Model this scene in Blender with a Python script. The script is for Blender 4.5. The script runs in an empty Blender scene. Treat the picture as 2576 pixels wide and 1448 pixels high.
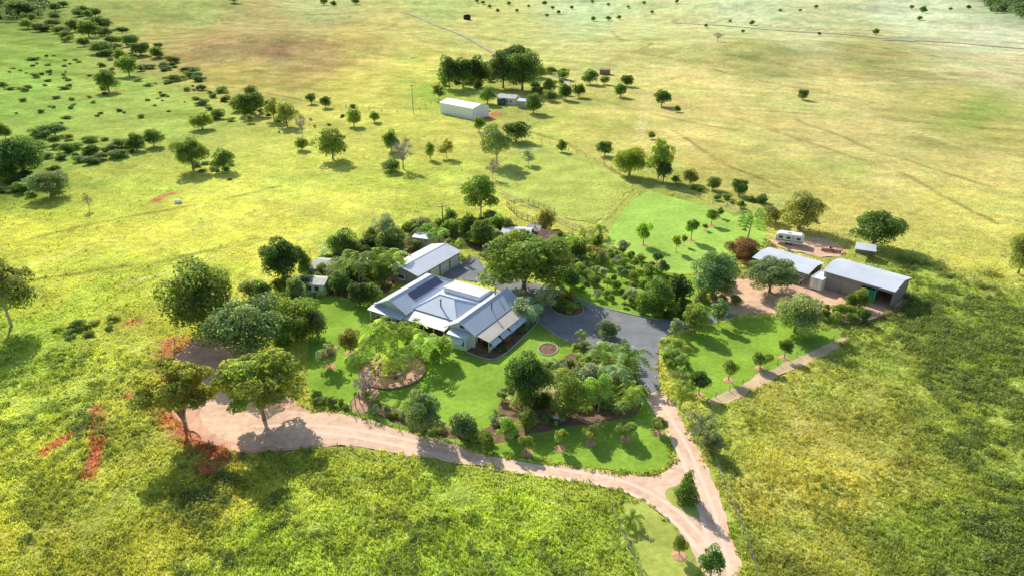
import bpy, math, random
import numpy as np
from math import sin, cos, radians, pi, hypot
from mathutils import Vector
from mathutils.geometry import tessellate_polygon
random.seed(7); rng=np.random.default_rng(7)
C=bpy.context.scene.collection
P=radians(25.5); cp,sp=cos(P),sin(P); CH=60.0; F=1717.0
TAB=rng.random((256,256))
def vn(x,y):
    x=np.asarray(x,float); y=np.asarray(y,float)
    xi=np.floor(x).astype(np.int64); yi=np.floor(y).astype(np.int64)
    fx=x-xi; fy=y-yi; fx=fx*fx*(3-2*fx); fy=fy*fy*(3-2*fy)
    a=TAB[xi&255,yi&255]; b=TAB[(xi+1)&255,yi&255]; c=TAB[xi&255,(yi+1)&255]; d=TAB[(xi+1)&255,(yi+1)&255]
    return (a*(1-fx)+b*fx)*(1-fy)+(c*(1-fx)+d*fx)*fy
def fbm(x,y,o=4):
    s=0; a=.5; t=0
    for k in range(o):
        s=s+a*vn(x*2**k+17.3*k,y*2**k+9.1*k); t+=a; a*=.5
    return s/t
def sst(t):
    t=np.clip(t,0,1); return t*t*(3-2*t)
HILLS=[(-188,575,10,100,80),(190,520,6,110,90),(330,1000,14,200,120),(-480,1000,16,180,150),(820,1350,18,240,160),(80,1500,22,300,150),(-120,900,8,120,90),(560,800,9,160,90)]
def TER(x,y):
    x=np.asarray(x,float); y=np.asarray(y,float)
    w=sst((y-275)/260); amp=4+8*np.clip((y-500)/1500,0,1)
    h=amp*(fbm(x/170+3.1,y/170+7.7,2)-.5)*2
    for hx,hy,hh_,sx,sy in HILLS: h=h+hh_*np.exp(-((x-hx)/sx)**2-((y-hy)/sy)**2)
    return w*h
def at(px,py,z=None):
    u=(px-1288)/F; v=(py-724)/F
    dx,dy,dz=u,cp-v*sp,-(sp+v*cp)
    if z is not None:
        t=(z-CH)/dz; return (dx*t,dy*t,z)
    t=-CH/dz
    if dy*t<262: return (dx*t,dy*t,0.0)
    t=200.0
    while t<6000:
        t2=t*1.006
        if CH+dz*t2 < float(TER(dx*t2,dy*t2)): break
        t=t2
    lo,hi=t,t2
    for _ in range(14):
        m=(lo+hi)/2
        if CH+dz*m<float(TER(dx*m,dy*m)): hi=m
        else: lo=m
    return (dx*hi,dy*hi,float(TER(dx*hi,dy*hi)))
def depth(p): return p[1]*cp+(CH-p[2])*sp
def proj(X,Y,Z=0.0):
    d=Y*cp+(CH-Z)*sp; up=Y*sp-(CH-Z)*cp
    return 1288+F*X/d, 724-F*up/d
def lin(c): 
    c=np.asarray(c,float)/255.; return np.where(c<=.04045,c/12.92,((c+.055)/1.055)**2.4)

# ------------------------------------------------------------ materials
def newmat(name):
    m=bpy.data.materials.new(name); m.use_nodes=True; nt=m.node_tree
    for n in list(nt.nodes): nt.nodes.remove(n)
    return m,nt,nt.nodes,nt.links
def mat(name,rgb,rough=.8,ns=2.0,var=.25,bump=0.0,bs=None,metal=0,spec=.3,ns2=None,band=None):
    col=lin(rgb)
    m,nt,N,L=newmat(name)
    out=N.new('ShaderNodeOutputMaterial'); b=N.new('ShaderNodeBsdfPrincipled'); L.new(b.outputs[0],out.inputs[0])
    tc=N.new('ShaderNodeTexCoord')
    n=N.new('ShaderNodeTexNoise'); n.inputs['Scale'].default_value=ns; n.inputs['Detail'].default_value=6
    L.new(tc.outputs['Object'],n.inputs['Vector'])
    r=N.new('ShaderNodeValToRGB'); e=r.color_ramp.elements
    e[0].position=.3; e[1].position=.7
    e[0].color=(*np.clip(col*(1-var),0,1),1); e[1].color=(*np.clip(col*(1+var),0,1),1)
    L.new(n.outputs['Fac'],r.inputs[0]); c=r.outputs[0]
    if ns2:
        n2=N.new('ShaderNodeTexNoise'); n2.inputs['Scale'].default_value=ns2; n2.inputs['Detail'].default_value=3
        L.new(tc.outputs['Object'],n2.inputs['Vector'])
        mp=N.new('ShaderNodeMapRange'); mp.inputs[1].default_value=.3; mp.inputs[2].default_value=.7; mp.inputs[3].default_value=.85; mp.inputs[4].default_value=1.15
        L.new(n2.outputs['Fac'],mp.inputs[0])
        mx=N.new('ShaderNodeVectorMath'); mx.operation='MULTIPLY'; L.new(c,mx.inputs[0]); L.new(mp.outputs[0],mx.inputs[1]); c=mx.outputs[0]
    hsrc=n.outputs['Fac']
    if band:
        ax,sc=band
        w=N.new('ShaderNodeTexWave'); w.bands_direction=ax; w.inputs['Scale'].default_value=sc; w.inputs['Distortion'].default_value=.2
        L.new(tc.outputs['Object'],w.inputs['Vector'])
        mp=N.new('ShaderNodeMapRange'); mp.inputs[3].default_value=.9; mp.inputs[4].default_value=1.05
        L.new(w.outputs['Fac'],mp.inputs[0])
        mx=N.new('ShaderNodeVectorMath'); mx.operation='MULTIPLY'; L.new(c,mx.inputs[0]); L.new(mp.outputs[0],mx.inputs[1]); c=mx.outputs[0]
        hsrc=w.outputs['Fac']
    L.new(c,b.inputs['Base Color'])
    b.inputs['Roughness'].default_value=rough; b.inputs['Metallic'].default_value=metal; b.inputs['Specular IOR Level'].default_value=spec
    if bump:
        if bs:
            n3=N.new('ShaderNodeTexNoise'); n3.inputs['Scale'].default_value=bs; n3.inputs['Detail'].default_value=5
            L.new(tc.outputs['Object'],n3.inputs['Vector']); hsrc=n3.outputs['Fac']
        bp=N.new('ShaderNodeBump'); bp.inputs['Strength'].default_value=1; bp.inputs['Distance'].default_value=bump
        L.new(hsrc,bp.inputs['Height']); L.new(bp.outputs[0],b.inputs['Normal'])
    return m
def leafmat(name,trans=.45,rough=.5,spec=.25,tc_=(1.6,1.5,.7)):
    m,nt,N,L=newmat(name)
    out=N.new('ShaderNodeOutputMaterial'); b=N.new('ShaderNodeBsdfPrincipled'); tr=N.new('ShaderNodeBsdfTranslucent'); mx=N.new('ShaderNodeMixShader')
    oi=N.new('ShaderNodeObjectInfo'); a=N.new('ShaderNodeAttribute'); a.attribute_name='tint'
    mu=N.new('ShaderNodeVectorMath'); mu.operation='MULTIPLY'; L.new(oi.outputs['Color'],mu.inputs[0]); L.new(a.outputs['Color'],mu.inputs[1])
    m2=N.new('ShaderNodeVectorMath'); m2.operation='MULTIPLY'; m2.inputs[1].default_value=tc_; L.new(mu.outputs[0],m2.inputs[0])
    L.new(mu.outputs[0],b.inputs['Base Color']); L.new(m2.outputs[0],tr.inputs['Color'])
    b.inputs['Roughness'].default_value=rough; b.inputs['Specular IOR Level'].default_value=spec
    mx.inputs[0].default_value=trans; L.new(b.outputs[0],mx.inputs[1]); L.new(tr.outputs[0],mx.inputs[2]); L.new(mx.outputs[0],out.inputs[0])
    return m
M={}
M['leaf']=leafmat('leaf_foliage',.54,.6,.12,(1.5,1.5,.75))
M['weed']=leafmat('weed_foliage',.5,.9,.0,(1.4,1.35,.95))
M['grassblade']=leafmat('grass_blades',.5,.9,.0,(1.35,1.3,1.0))
M['bark']=mat('bark',(146,130,110),.9,3,.35,.03,spec=.1)
M['barkpale']=mat('pale_bark',(186,176,160),.9,3,.3,.03,spec=.1)
M['asphalt']=mat('asphalt',(142,141,140),.9,.35,.18,.01,20,ns2=5,spec=.05)
M['gravel']=mat('gravel',(240,200,168),.95,.22,.13,.012,9,ns2=1.1,spec=.0)
M['wheel']=mat('gravel_wheel_track',(246,215,187),.95,.6,.1,.01,9,spec=.0)
M['dirt']=mat('dirt_yard',(232,190,156),.95,.18,.16,.015,8,ns2=.9,spec=.0)
M['browndirt']=mat('brown_dirt',(228,180,148),.95,.22,.24,.03,5,ns2=.9,spec=.0)
M['track']=mat('pale_farm_track',(220,192,150),.95,.3,.22,.02,6,spec=.0)
M['mulch']=mat('mulch',(140,112,90),.95,1.2,.35,.06,4,spec=.0)
M['mulchlight']=mat('straw_mulch',(214,168,130),.95,3,.25,.04,5,spec=.0)
M['brick']=mat('brick_paving',(212,168,142),.9,3,.2,.02,8,spec=.1)
M['lawn']=mat('lawn',(146,178,66),.95,.16,.24,.05,5,ns2=1.3,spec=.0)
M['lawnl']=mat('upper_lawn',(170,202,92),.95,.1,.18,.05,4,ns2=.9,spec=.0)
M['lawnd']=mat('dry_lawn',(176,184,88),.95,.2,.25,.06,4,ns2=1.2,spec=.0)
M['paddock']=mat('paddock_grass',(188,199,102),.95,.13,.28,.3,1.8,ns2=.9,spec=.0)
M['roofx']=mat('blue_grey_roof_x',(206,214,223),.42,.4,.06,.01,band=('Y',1.0),spec=.5)
M['roofy']=mat('blue_grey_roof_y',(206,214,223),.42,.4,.06,.01,band=('X',1.0),spec=.5)
M['rooftan']=mat('tan_roof',(202,193,178),.5,.5,.08,.01,band=('Y',1.0))
M['rooftany']=mat('tan_roof_front',(218,214,206),.5,.5,.08,.01,band=('X',1.0))
M['roofwhite']=mat('white_roof',(228,225,218),.6,.4,.05,.01,band=('X',.8),spec=.2)
M['zinc']=mat('zinc_roof',(220,223,226),.4,.35,.08,.01,band=('X',.7),spec=.5)
M['zincy']=mat('zinc_roof_y',(220,223,226),.4,.35,.08,.01,band=('Y',.7),spec=.5)
M['oldzinc']=mat('weathered_zinc',(196,190,177),.6,.7,.22,.01,band=('X',.9))
M['rust']=mat('rusty_iron',(168,128,110),.8,.9,.3,.02)
M['whitewall']=mat('white_boards',(238,240,238),.7,1,.05,.01,band=('Z',2.6))
M['white']=mat('white_paint',(240,240,238),.5,1,.05)
M['cream']=mat('cream_wall',(220,210,188),.7,1,.08)
M['shedwall']=mat('grey_brown_cladding',(150,143,136),.6,1,.1,.01,band=('X',2.0))
M['greywall']=mat('grey_cladding',(170,172,172),.6,1,.1,.01,band=('X',2.0))
M['roller']=mat('roller_door',(160,154,146),.5,1,.06,.01,band=('Z',3.0))
M['rollerl']=mat('light_roller_door',(222,220,214),.5,1,.06,.01,band=('Z',3.0))
M['glass']=mat('window_glass',(66,78,90),.1,1,.2,spec=.8)
M['panel']=mat('solar_cells',(70,80,104),.35,3,.12,spec=.5)
M['timber']=mat('old_timber',(144,122,100),.9,3,.3,.02)
M['postgrey']=mat('grey_post',(150,138,122),.9,3,.3,.02)
M['concrete']=mat('concrete',(192,184,172),.85,2,.15)
M['green']=mat('green_steel',(30,155,112),.5,1,.1,.01,band=('X',2.5))
M['wire']=mat('wire',(130,128,122),.6,1,.1,metal=.3)
M['blackpl']=mat('black_plastic',(38,40,44),.5,1,.2)
M['steelblue']=mat('blue_awning',(214,225,235),.6,1,.05,.0,band=('X',2.0))
M['farroad']=mat('far_road',(196,186,150),.9,.1,.2,spec=.0)
M['water']=mat('creek_water',(150,165,185),.15,.05,.3,spec=.8)
M['creek']=mat('creek_bed',(194,186,146),.9,.03,.2,spec=.0)
M['tank']=mat('green_tank',(72,104,92),.5,1,.1)

# ------------------------------------------------------------ mesh helpers
def npmesh(name,V,Fq,tint=None,mt=None,smooth=False):
    V=np.asarray(V,np.float32); Fq=np.asarray(Fq,np.int32); k=Fq.shape[1]
    me=bpy.data.meshes.new(name); me.vertices.add(len(V)); me.vertices.foreach_set('co',V.ravel())
    me.loops.add(Fq.size); me.loops.foreach_set('vertex_index',Fq.ravel())
    me.polygons.add(len(Fq)); me.polygons.foreach_set('loop_start',np.arange(0,Fq.size,k,dtype=np.int32))
    me.polygons.foreach_set('loop_total',np.full(len(Fq),k,np.int32))
    me.update(calc_edges=True)
    if tint is not None:
        a=me.attributes.new('tint','FLOAT_COLOR','POINT')
        t=np.ones((len(V),4),np.float32); t[:,:3]=tint; a.data.foreach_set('color',t.ravel())
    if smooth: me.polygons.foreach_set('use_smooth',np.ones(len(Fq),bool))
    if mt: me.materials.append(mt)
    return me
class MB:
    def __init__(s): s.v=[]; s.f=[]
    def add(s,v,f):
        n=len(s.v); s.v+=[tuple(p) for p in v]; s.f+=[tuple(i+n for i in q) for q in f]; return s
    def box(s,x0,x1,y0,y1,z0,z1):
        return s.add([(x0,y0,z0),(x1,y0,z0),(x1,y1,z0),(x0,y1,z0),(x0,y0,z1),(x1,y0,z1),(x1,y1,z1),(x0,y1,z1)],
            [(0,3,2,1),(4,5,6,7),(0,1,5,4),(1,2,6,5),(2,3,7,6),(3,0,4,7)])
    def slab(s,pts,t=.08):
        n=len(pts); low=[(p[0],p[1],p[2]-t) for p in pts]
        f=[tuple(range(n)),tuple(range(2*n-1,n-1,-1))]+[(i,i+n,(i+1)%n+n,(i+1)%n) for i in range(n)]
        return s.add(list(pts)+low,f)
    def tube(s,p,q,r0,r1,n=6,cap=True):
        p=Vector(p);q=Vector(q);d=(q-p).normalized(); a=d.cross(Vector((0,0,1)) if abs(d.z)<.9 else Vector((1,0,0))).normalized(); b=d.cross(a)
        vs=[p+(a*cos(2*pi*i/n)+b*sin(2*pi*i/n))*r0 for i in range(n)]+[q+(a*cos(2*pi*i/n)+b*sin(2*pi*i/n))*r1 for i in range(n)]
        f=[(i,(i+1)%n,(i+1)%n+n,i+n) for i in range(n)]
        if cap: f+=[tuple(range(n-1,-1,-1)),tuple(range(n,2*n))]
        return s.add(vs,f)
    def mesh(s,name,mt,smooth=False):
        me=bpy.data.meshes.new(name); me.from_pydata(s.v,[],s.f); me.update()
        if mt: me.materials.append(mt)
        if smooth:
            for p in me.polygons: p.use_smooth=True
        return me
    def build(s,name,mt,parent=None,smooth=False,label=None):
        o=bpy.data.objects.new(name,s.mesh(name,mt,smooth)); C.objects.link(o)
        if parent is not None: o.parent=parent
        if label: o['label']=label
        return o
def tag(o,label=None,cat=None,group=None,kind=None):
    if label: o['label']=label
    if cat: o['category']=cat
    if group: o['group']=group
    if kind: o['kind']=kind
    return o
def empty(name,loc,rz=0,label=None,cat=None,group=None):
    o=bpy.data.objects.new(name,None); C.objects.link(o); o.location=loc; o.rotation_euler=(0,0,rz); o.empty_display_size=.3
    return tag(o,label,cat,group)
def inst(name,me,parent=None,loc=(0,0,0),scale=(1,1,1),rz=0,color=None):
    o=bpy.data.objects.new(name,me); C.objects.link(o); o.parent=parent; o.location=loc; o.scale=scale; o.rotation_euler=(0,0,rz)
    if color is not None: o.color=(*color,1)
    return o

# ------------------------------------------------------------ sheets (lawns, roads)
def chaikin(p,k=2):
    for _ in range(k):
        q=[]
        for i in range(len(p)):
            a=p[i]; b=p[(i+1)%len(p)]
            q.append((a[0]*.75+b[0]*.25,a[1]*.75+b[1]*.25)); q.append((a[0]*.25+b[0]*.75,a[1]*.25+b[1]*.75))
        p=q
    return p
def wpoly(px): return [at(x,y,0.0)[:2] for x,y in px]
def inpoly(X,Y,poly):
    res=np.zeros(X.shape,bool); xs=[p[0] for p in poly]; ys=[p[1] for p in poly]
    bb=(X>=min(xs))&(X<=max(xs))&(Y>=min(ys))&(Y<=max(ys))
    if not bb.any(): return res
    x=X[bb]; y=Y[bb]; r=np.zeros(x.shape,bool); n=len(poly); j=n-1
    for i in range(n):
        xi,yi=poly[i]; xj,yj=poly[j]
        if yi!=yj: r^=((yi>y)!=(yj>y))&(x<(xj-xi)*(y-yi)/(yj-yi)+xi)
        j=i
    res[bb]=r; return res
FLAT=[]; BARE=[]; GRASSY=[]
def sheet(name,poly,z,mt,jit=.2,step=.5,smooth=2,grassy=False):
    w=wpoly(poly); w=chaikin(w,smooth) if smooth else w
    FLAT.append(w); (GRASSY if grassy else BARE).append(w)
    pts=[]
    for i in range(len(w)):
        a=w[i]; b=w[(i+1)%len(w)]; L=hypot(b[0]-a[0],b[1]-a[1]); k=max(1,int(L/step))
        for t in range(k):
            x=a[0]+(b[0]-a[0])*t/k; y=a[1]+(b[1]-a[1])*t/k
            q=.45
            pts.append((x+(float(fbm(x*q+5,y*q,2))-.5)*4*jit+random.uniform(-1,1)*min(jit,.3)*.25, y+(float(fbm(x*q+50,y*q+9,2))-.5)*4*jit+random.uniform(-1,1)*min(jit,.3)*.25, z))
    tri=tessellate_polygon([[Vector(p) for p in pts]])
    me=bpy.data.meshes.new(name); me.from_pydata(pts,[],[tuple(t) for t in tri]); me.update()
    fl=[p.normal.z<0 for p in me.polygons]
    if sum(fl)>len(fl)/2: me.flip_normals()
    me.materials.append(mt)
    o=bpy.data.objects.new(name,me); C.objects.link(o); o['kind']='structure'
    return w
LAWN=[(800,735),(930,770),(1100,800),(1300,770),(1400,830),(1500,880),(1620,880),(1640,1000),(1680,1090),(1695,1145),(1650,1188),(1560,1185),(1430,1165),(1250,1142),(1120,1110),(960,1060),(860,1030),(790,1015),(770,960),(775,860)]
sheet('lawn',LAWN,.02,M['lawn'],.15)
sheet('upper_lawn',[(1612,474),(1700,497),(1800,525),(1900,560),(1935,600),(1900,640),(1840,655),(1770,690),(1690,690),(1600,650),(1503,603)],.02,M['lawnl'],.3,smooth=1)
sheet('orchard_lawn',[(1400,712),(1430,660),(1500,620),(1560,625),(1690,695),(1800,690),(1860,720),(1840,780),(1700,812),(1620,805),(1540,785),(1430,740)],.035,M['lawn'],.25)
sheet('paddock',[(1290,385),(1340,362),(1410,372),(1500,405),(1595,466),(1503,565),(1430,552),(1340,520),(1265,480),(1240,430)],.02,M['paddock'],.6,smooth=0,grassy=True)
sheet('paddock_track',[(1598,474),(1612,474),(1530,580),(1505,592),(1500,580),(1545,535)],.045,M['lawnd'],.2,smooth=0,grassy=True)
sheet('side_lawn',[(1680,850),(1760,825),(1870,795),(1960,805),(2060,820),(2140,845),(2060,880),(1960,920),(1870,975),(1800,1010),(1730,985),(1690,930)],.02,M['lawn'],.4)
sheet('verge_lawn',[(1600,1250),(1680,1300),(1740,1370),(1765,1470),(1640,1490),(1610,1400),(1560,1330),(1545,1270)],.02,M['lawnd'],.4)
sheet('roadside_verge',[(845,1118),(960,1135),(1100,1155),(1250,1185),(1450,1215),(1560,1240),(1550,1275),(1400,1250),(1200,1215),(1060,1185),(900,1150)],.02,M['lawnd'],.4,grassy=True)
sheet('right_verge',[(1665,960),(1720,1030),(1775,1120),(1830,1230),(1870,1350),(1900,1470),(1860,1470),(1820,1330),(1760,1180),(1700,1050)],.02,M['lawnd'],.3,grassy=True)
sheet('dirt_yard',[(450,880),(520,835),(600,850),(650,900),(660,950),(720,1000),(800,1035),(820,1100),(740,1135),(640,1142),(540,1125),(470,1085),(420,1030),(440,980),(430,920)],.035,M['browndirt'],.6)
sheet('gravel_road',[(1622,985),(1658,975),(1712,1040),(1755,1120),(1800,1225),(1835,1320),(1872,1470),(1772,1470),(1735,1370),(1690,1305),(1600,1245),(1480,1215),(1250,1180),(1080,1150),(850,1118),(720,1128),(600,1118),(520,1090),(500,1050),(520,1000),(570,975),(620,1000),(690,1025),(770,1038),(870,1038),(960,1068),(1100,1105),(1240,1150),(1450,1175),(1590,1196),(1650,1196),(1700,1165),(1700,1130),(1672,1070)],.05,M['gravel'],.3)
sheet('driveway',[(1100,700),(1150,660),(1205,640),(1222,690),(1300,705),(1390,722),(1430,745),(1500,772),(1600,795),(1660,808),(1760,795),(1850,782),(1855,797),(1740,822),(1662,845),(1652,930),(1664,980),(1622,992),(1600,930),(1585,885),(1480,885),(1400,843),(1345,805),(1320,780),(1290,745),(1230,715),(1170,705)],.09,M['asphalt'],.12)
sheet('shed_yard',[(1760,735),(1850,715),(1880,680),(1930,665),(2040,690),(2200,735),(2292,745),(2270,778),(2180,808),(2110,812),(2060,790),(1960,790),(1860,790),(1810,785)],.11,M['dirt'],.4)
sheet('caravan_yard',[(1935,600),(2010,594),(2100,604),(2140,640),(2080,650),(2000,636),(1940,618)],.06,M['dirt'],.6)
sheet('grass_island',[(1665,1238),(1700,1222),(1735,1240),(1765,1300),(1735,1300),(1700,1275)],.08,M['lawnd'],.15)
BED=[(905,1000),(960,1010),(1040,1052),(1130,1078),(1215,1090),(1245,1045),(1248,1010),(1290,975),(1380,940),(1410,895),(1480,876),(1580,892),(1605,960),(1625,1030),(1560,1058),(1440,1070),(1340,1090),(1240,1122),(1120,1098),(1000,1064),(930,1035)]
sheet('garden_bed',BED,.045,M['mulch'],.3)
sheet('fence_bed',[(872,1030),(900,985),(940,935),(962,955),(950,1000),(925,1042)],.055,M['browndirt'],.2)
HB=[(930,815),(1100,850),(1215,905),(1260,905),(1350,815),(1360,800),(1330,770),(1240,860),(1100,820),(960,780)]
sheet('house_bed',HB,.05,M['mulch'],.12)
DB=[(1382,752),(1420,738),(1470,775),(1465,795),(1420,798),(1385,780)]
sheet('drive_bed',DB,.115,M['mulch'],.08)
sheet('back_bed',[(760,745),(840,640),(990,600),(1240,560),(1300,620),(1220,640),(1140,610),(1000,660),(1000,700),(950,770),(850,740)],.04,M['mulch'],.5)
MC=[(1352,878),(1362,866),(1380,862),(1398,868),(1405,878),(1396,890),(1378,895),(1360,890)]
sheet('mulch_circle',MC,.05,M['mulch'],.08)
sheet('dirt_track',[(1760,1015),(1835,1015),(1895,980),(1965,942),(2055,905),(2145,852),(2128,843),(2045,882),(1950,922),(1872,962),(1800,996)],.05,M['track'],.25)

# ------------------------------------------------------------ ground colour field
CT=[(50,20,115,130,66,.5),(250,20,155,166,84,.2),(500,25,165,174,92,.1),(800,20,180,184,110,.1),(1100,20,174,188,104,.1),(1500,20,190,202,134,.1),(1900,20,200,207,142,.1),(2300,30,203,210,150,.1),(2540,20,155,168,112,.3),  # palest far points put distance haze into the dry-grass colour
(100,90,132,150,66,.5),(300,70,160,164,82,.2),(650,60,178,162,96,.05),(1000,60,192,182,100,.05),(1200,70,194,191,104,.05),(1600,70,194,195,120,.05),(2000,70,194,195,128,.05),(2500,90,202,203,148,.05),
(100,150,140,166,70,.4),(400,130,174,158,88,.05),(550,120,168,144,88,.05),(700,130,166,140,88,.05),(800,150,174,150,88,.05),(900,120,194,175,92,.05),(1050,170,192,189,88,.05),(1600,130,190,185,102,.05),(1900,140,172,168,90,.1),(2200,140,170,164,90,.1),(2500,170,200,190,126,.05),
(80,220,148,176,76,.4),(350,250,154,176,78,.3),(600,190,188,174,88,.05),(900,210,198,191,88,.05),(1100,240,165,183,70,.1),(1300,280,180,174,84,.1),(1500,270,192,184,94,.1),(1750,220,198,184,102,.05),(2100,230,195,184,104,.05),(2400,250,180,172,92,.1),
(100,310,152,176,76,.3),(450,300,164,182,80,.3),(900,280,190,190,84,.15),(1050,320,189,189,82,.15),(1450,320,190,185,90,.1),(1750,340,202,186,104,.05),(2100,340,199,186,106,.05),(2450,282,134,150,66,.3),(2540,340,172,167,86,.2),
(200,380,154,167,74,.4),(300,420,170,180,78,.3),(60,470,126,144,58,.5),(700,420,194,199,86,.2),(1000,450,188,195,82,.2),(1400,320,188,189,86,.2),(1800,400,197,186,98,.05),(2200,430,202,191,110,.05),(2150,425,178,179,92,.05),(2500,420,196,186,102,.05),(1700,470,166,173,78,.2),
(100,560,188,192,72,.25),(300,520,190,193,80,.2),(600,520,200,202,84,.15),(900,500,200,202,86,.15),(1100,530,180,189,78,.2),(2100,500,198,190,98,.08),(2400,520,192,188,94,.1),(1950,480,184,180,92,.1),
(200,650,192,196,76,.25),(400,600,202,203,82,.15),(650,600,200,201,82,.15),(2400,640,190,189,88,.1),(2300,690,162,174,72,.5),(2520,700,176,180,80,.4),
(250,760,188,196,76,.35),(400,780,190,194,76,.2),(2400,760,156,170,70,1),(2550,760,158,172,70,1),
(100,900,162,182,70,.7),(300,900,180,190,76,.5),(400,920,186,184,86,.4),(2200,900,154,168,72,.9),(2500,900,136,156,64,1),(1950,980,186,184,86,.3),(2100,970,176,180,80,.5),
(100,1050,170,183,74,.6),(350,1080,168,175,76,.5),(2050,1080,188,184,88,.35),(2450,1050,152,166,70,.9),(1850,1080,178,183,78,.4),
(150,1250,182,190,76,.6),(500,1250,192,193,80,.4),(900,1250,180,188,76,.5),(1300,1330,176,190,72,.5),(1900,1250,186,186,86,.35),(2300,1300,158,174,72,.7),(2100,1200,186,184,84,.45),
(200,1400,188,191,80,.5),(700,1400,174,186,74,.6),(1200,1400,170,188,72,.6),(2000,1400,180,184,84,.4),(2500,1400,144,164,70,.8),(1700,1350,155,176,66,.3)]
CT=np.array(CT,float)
def segd(X,Y,pts):
    best=np.full(X.shape,1e9)
    for a,b in zip(pts[:-1],pts[1:]):
        dx=b[0]-a[0];dy=b[1]-a[1];L=dx*dx+dy*dy
        t=np.clip(((X-a[0])*dx+(Y-a[1])*dy)/L,0,1)
        best=np.minimum(best,np.hypot(X-a[0]-t*dx,Y-a[1]-t*dy))
    return best
GAIN=np.array([1.24,1.16,1.45])
def w2(l): return [at(x,y)[:2] for x,y in l]
RED=[w2(l) for l in [[(245,1030),(235,1080),(240,1120),(215,1190)],[(185,1095),(145,1115),(105,1140)],[(330,1000),(370,1010)],[(385,508),(420,490),(450,485)],[(268,229),(300,230)],[(440,141),(480,142)],[(280,42),(300,38)],[(500,1180),(530,1190)],[(320,812),(345,806)],[(1215,300),(1250,285)],[(440,860),(450,950),(450,1050),(560,1140)]]]
REDW=[1.2,1.0,1.6,1.8,3.0,3,4,1.2,1.2,3.5,3.2]
LIGHT=[w2(l) for l in [[(1632,238),(1625,290),(1612,350)],[(1620,240),(1612,290),(1600,350)],[(1700,160),(1780,190),(1860,240)],[(1380,200),(1700,190),(1860,225)],[(2030,240),(2300,330),(2576,420)],[(1640,165),(1900,200),(2200,210),(2576,200)],[(0,690),(300,600),(600,560),(900,480)],[(300,720),(560,640),(800,590)]]]
LW=[1.4,1.4,3,3,2,4,.8,.8]
DRK=[w2(l) for l in [[(440,100),(620,85),(850,85),(1000,60)],[(560,60),(760,60),(900,40)],[(430,140),(560,112),(700,105),(820,112)],[(1700,330),(1800,400),(1960,470)],[(1450,240),(1700,300),(1850,330)],[(1540,80),(1560,100),(1640,110),(1600,130)],[(1860,300),(2100,380),(2300,450),(2500,560)],[(1250,300),(1420,360),(1600,460)],[(540,215),(700,240),(860,270),(1080,275)],[(1200,90),(1290,110),(1330,160)],[(0,620),(240,560),(480,520),(700,470)],[(100,700),(400,660),(640,600)],[(1700,120),(2000,170),(2400,190)],[(1800,270),(2200,300),(2576,330)],[(1650,52),(1900,60),(2200,88)],[(1420,120),(1700,150),(2050,230),(2400,300)],[(2000,300),(2200,380),(2500,470)],[(300,90),(600,40),(1000,35)]]]
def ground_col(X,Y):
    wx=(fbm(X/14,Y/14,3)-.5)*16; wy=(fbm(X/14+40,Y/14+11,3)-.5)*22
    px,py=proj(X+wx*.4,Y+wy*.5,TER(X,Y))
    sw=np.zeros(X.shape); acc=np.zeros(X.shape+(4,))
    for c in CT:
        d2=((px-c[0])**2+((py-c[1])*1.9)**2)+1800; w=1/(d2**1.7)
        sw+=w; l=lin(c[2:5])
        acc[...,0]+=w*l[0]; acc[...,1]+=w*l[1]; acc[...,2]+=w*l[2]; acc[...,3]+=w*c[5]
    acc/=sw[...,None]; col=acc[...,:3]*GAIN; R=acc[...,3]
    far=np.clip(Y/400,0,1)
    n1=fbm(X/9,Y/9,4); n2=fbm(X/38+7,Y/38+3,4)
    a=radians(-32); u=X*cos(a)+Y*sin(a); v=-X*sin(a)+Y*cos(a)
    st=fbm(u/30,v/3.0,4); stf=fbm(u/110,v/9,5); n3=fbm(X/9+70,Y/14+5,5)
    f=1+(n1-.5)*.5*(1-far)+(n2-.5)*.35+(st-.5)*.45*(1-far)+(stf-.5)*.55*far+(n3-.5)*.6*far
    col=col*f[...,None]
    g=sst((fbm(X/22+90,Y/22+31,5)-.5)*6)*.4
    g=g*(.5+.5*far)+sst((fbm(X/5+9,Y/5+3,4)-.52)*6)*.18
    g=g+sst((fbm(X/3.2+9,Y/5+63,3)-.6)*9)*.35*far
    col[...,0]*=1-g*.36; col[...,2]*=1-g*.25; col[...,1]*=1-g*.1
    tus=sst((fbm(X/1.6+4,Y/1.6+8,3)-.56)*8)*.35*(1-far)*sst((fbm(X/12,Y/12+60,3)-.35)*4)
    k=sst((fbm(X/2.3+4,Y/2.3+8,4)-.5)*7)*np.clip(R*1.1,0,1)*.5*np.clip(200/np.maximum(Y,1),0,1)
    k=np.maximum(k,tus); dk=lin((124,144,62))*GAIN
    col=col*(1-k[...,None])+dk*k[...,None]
    for l,wd in zip(RED,REDW):
        d=segd(X+(wx)*.12,Y+wy*.12,l); m=sst(1.3-d/wd)*.85
        m=m*sst(fbm(X/1.3,Y/1.3,3)*2-.2)
        col=col*(1-m[...,None])+lin((184,112,80))*GAIN*m[...,None]
    for l,lw in zip(LIGHT,LW):
        d=segd(X+wx*.1,Y,l); m=sst(1.3-d/lw)*.35*sst(fbm(X/8,Y/8,3)*2-.3)
        col=col*(1-m[...,None])+lin((218,206,138))*GAIN*m[...,None]
    for l in DRK:
        d=segd(X+wx*.2,Y+wy*.2,l); m=sst(1.3-d/(.7+Y/420))*.55*sst(fbm(X/12,Y/12,3)*2-.25)
        col=col*(1-m[...,None])+lin((112,110,58))*GAIN*m[...,None]
    return np.clip(col,.01,.85),R
th1=np.linspace(math.atan(60/47.),math.atan(60/7000.),790)
Yr=np.concatenate([np.linspace(10,46.5,36),60/np.tan(th1)])
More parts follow.
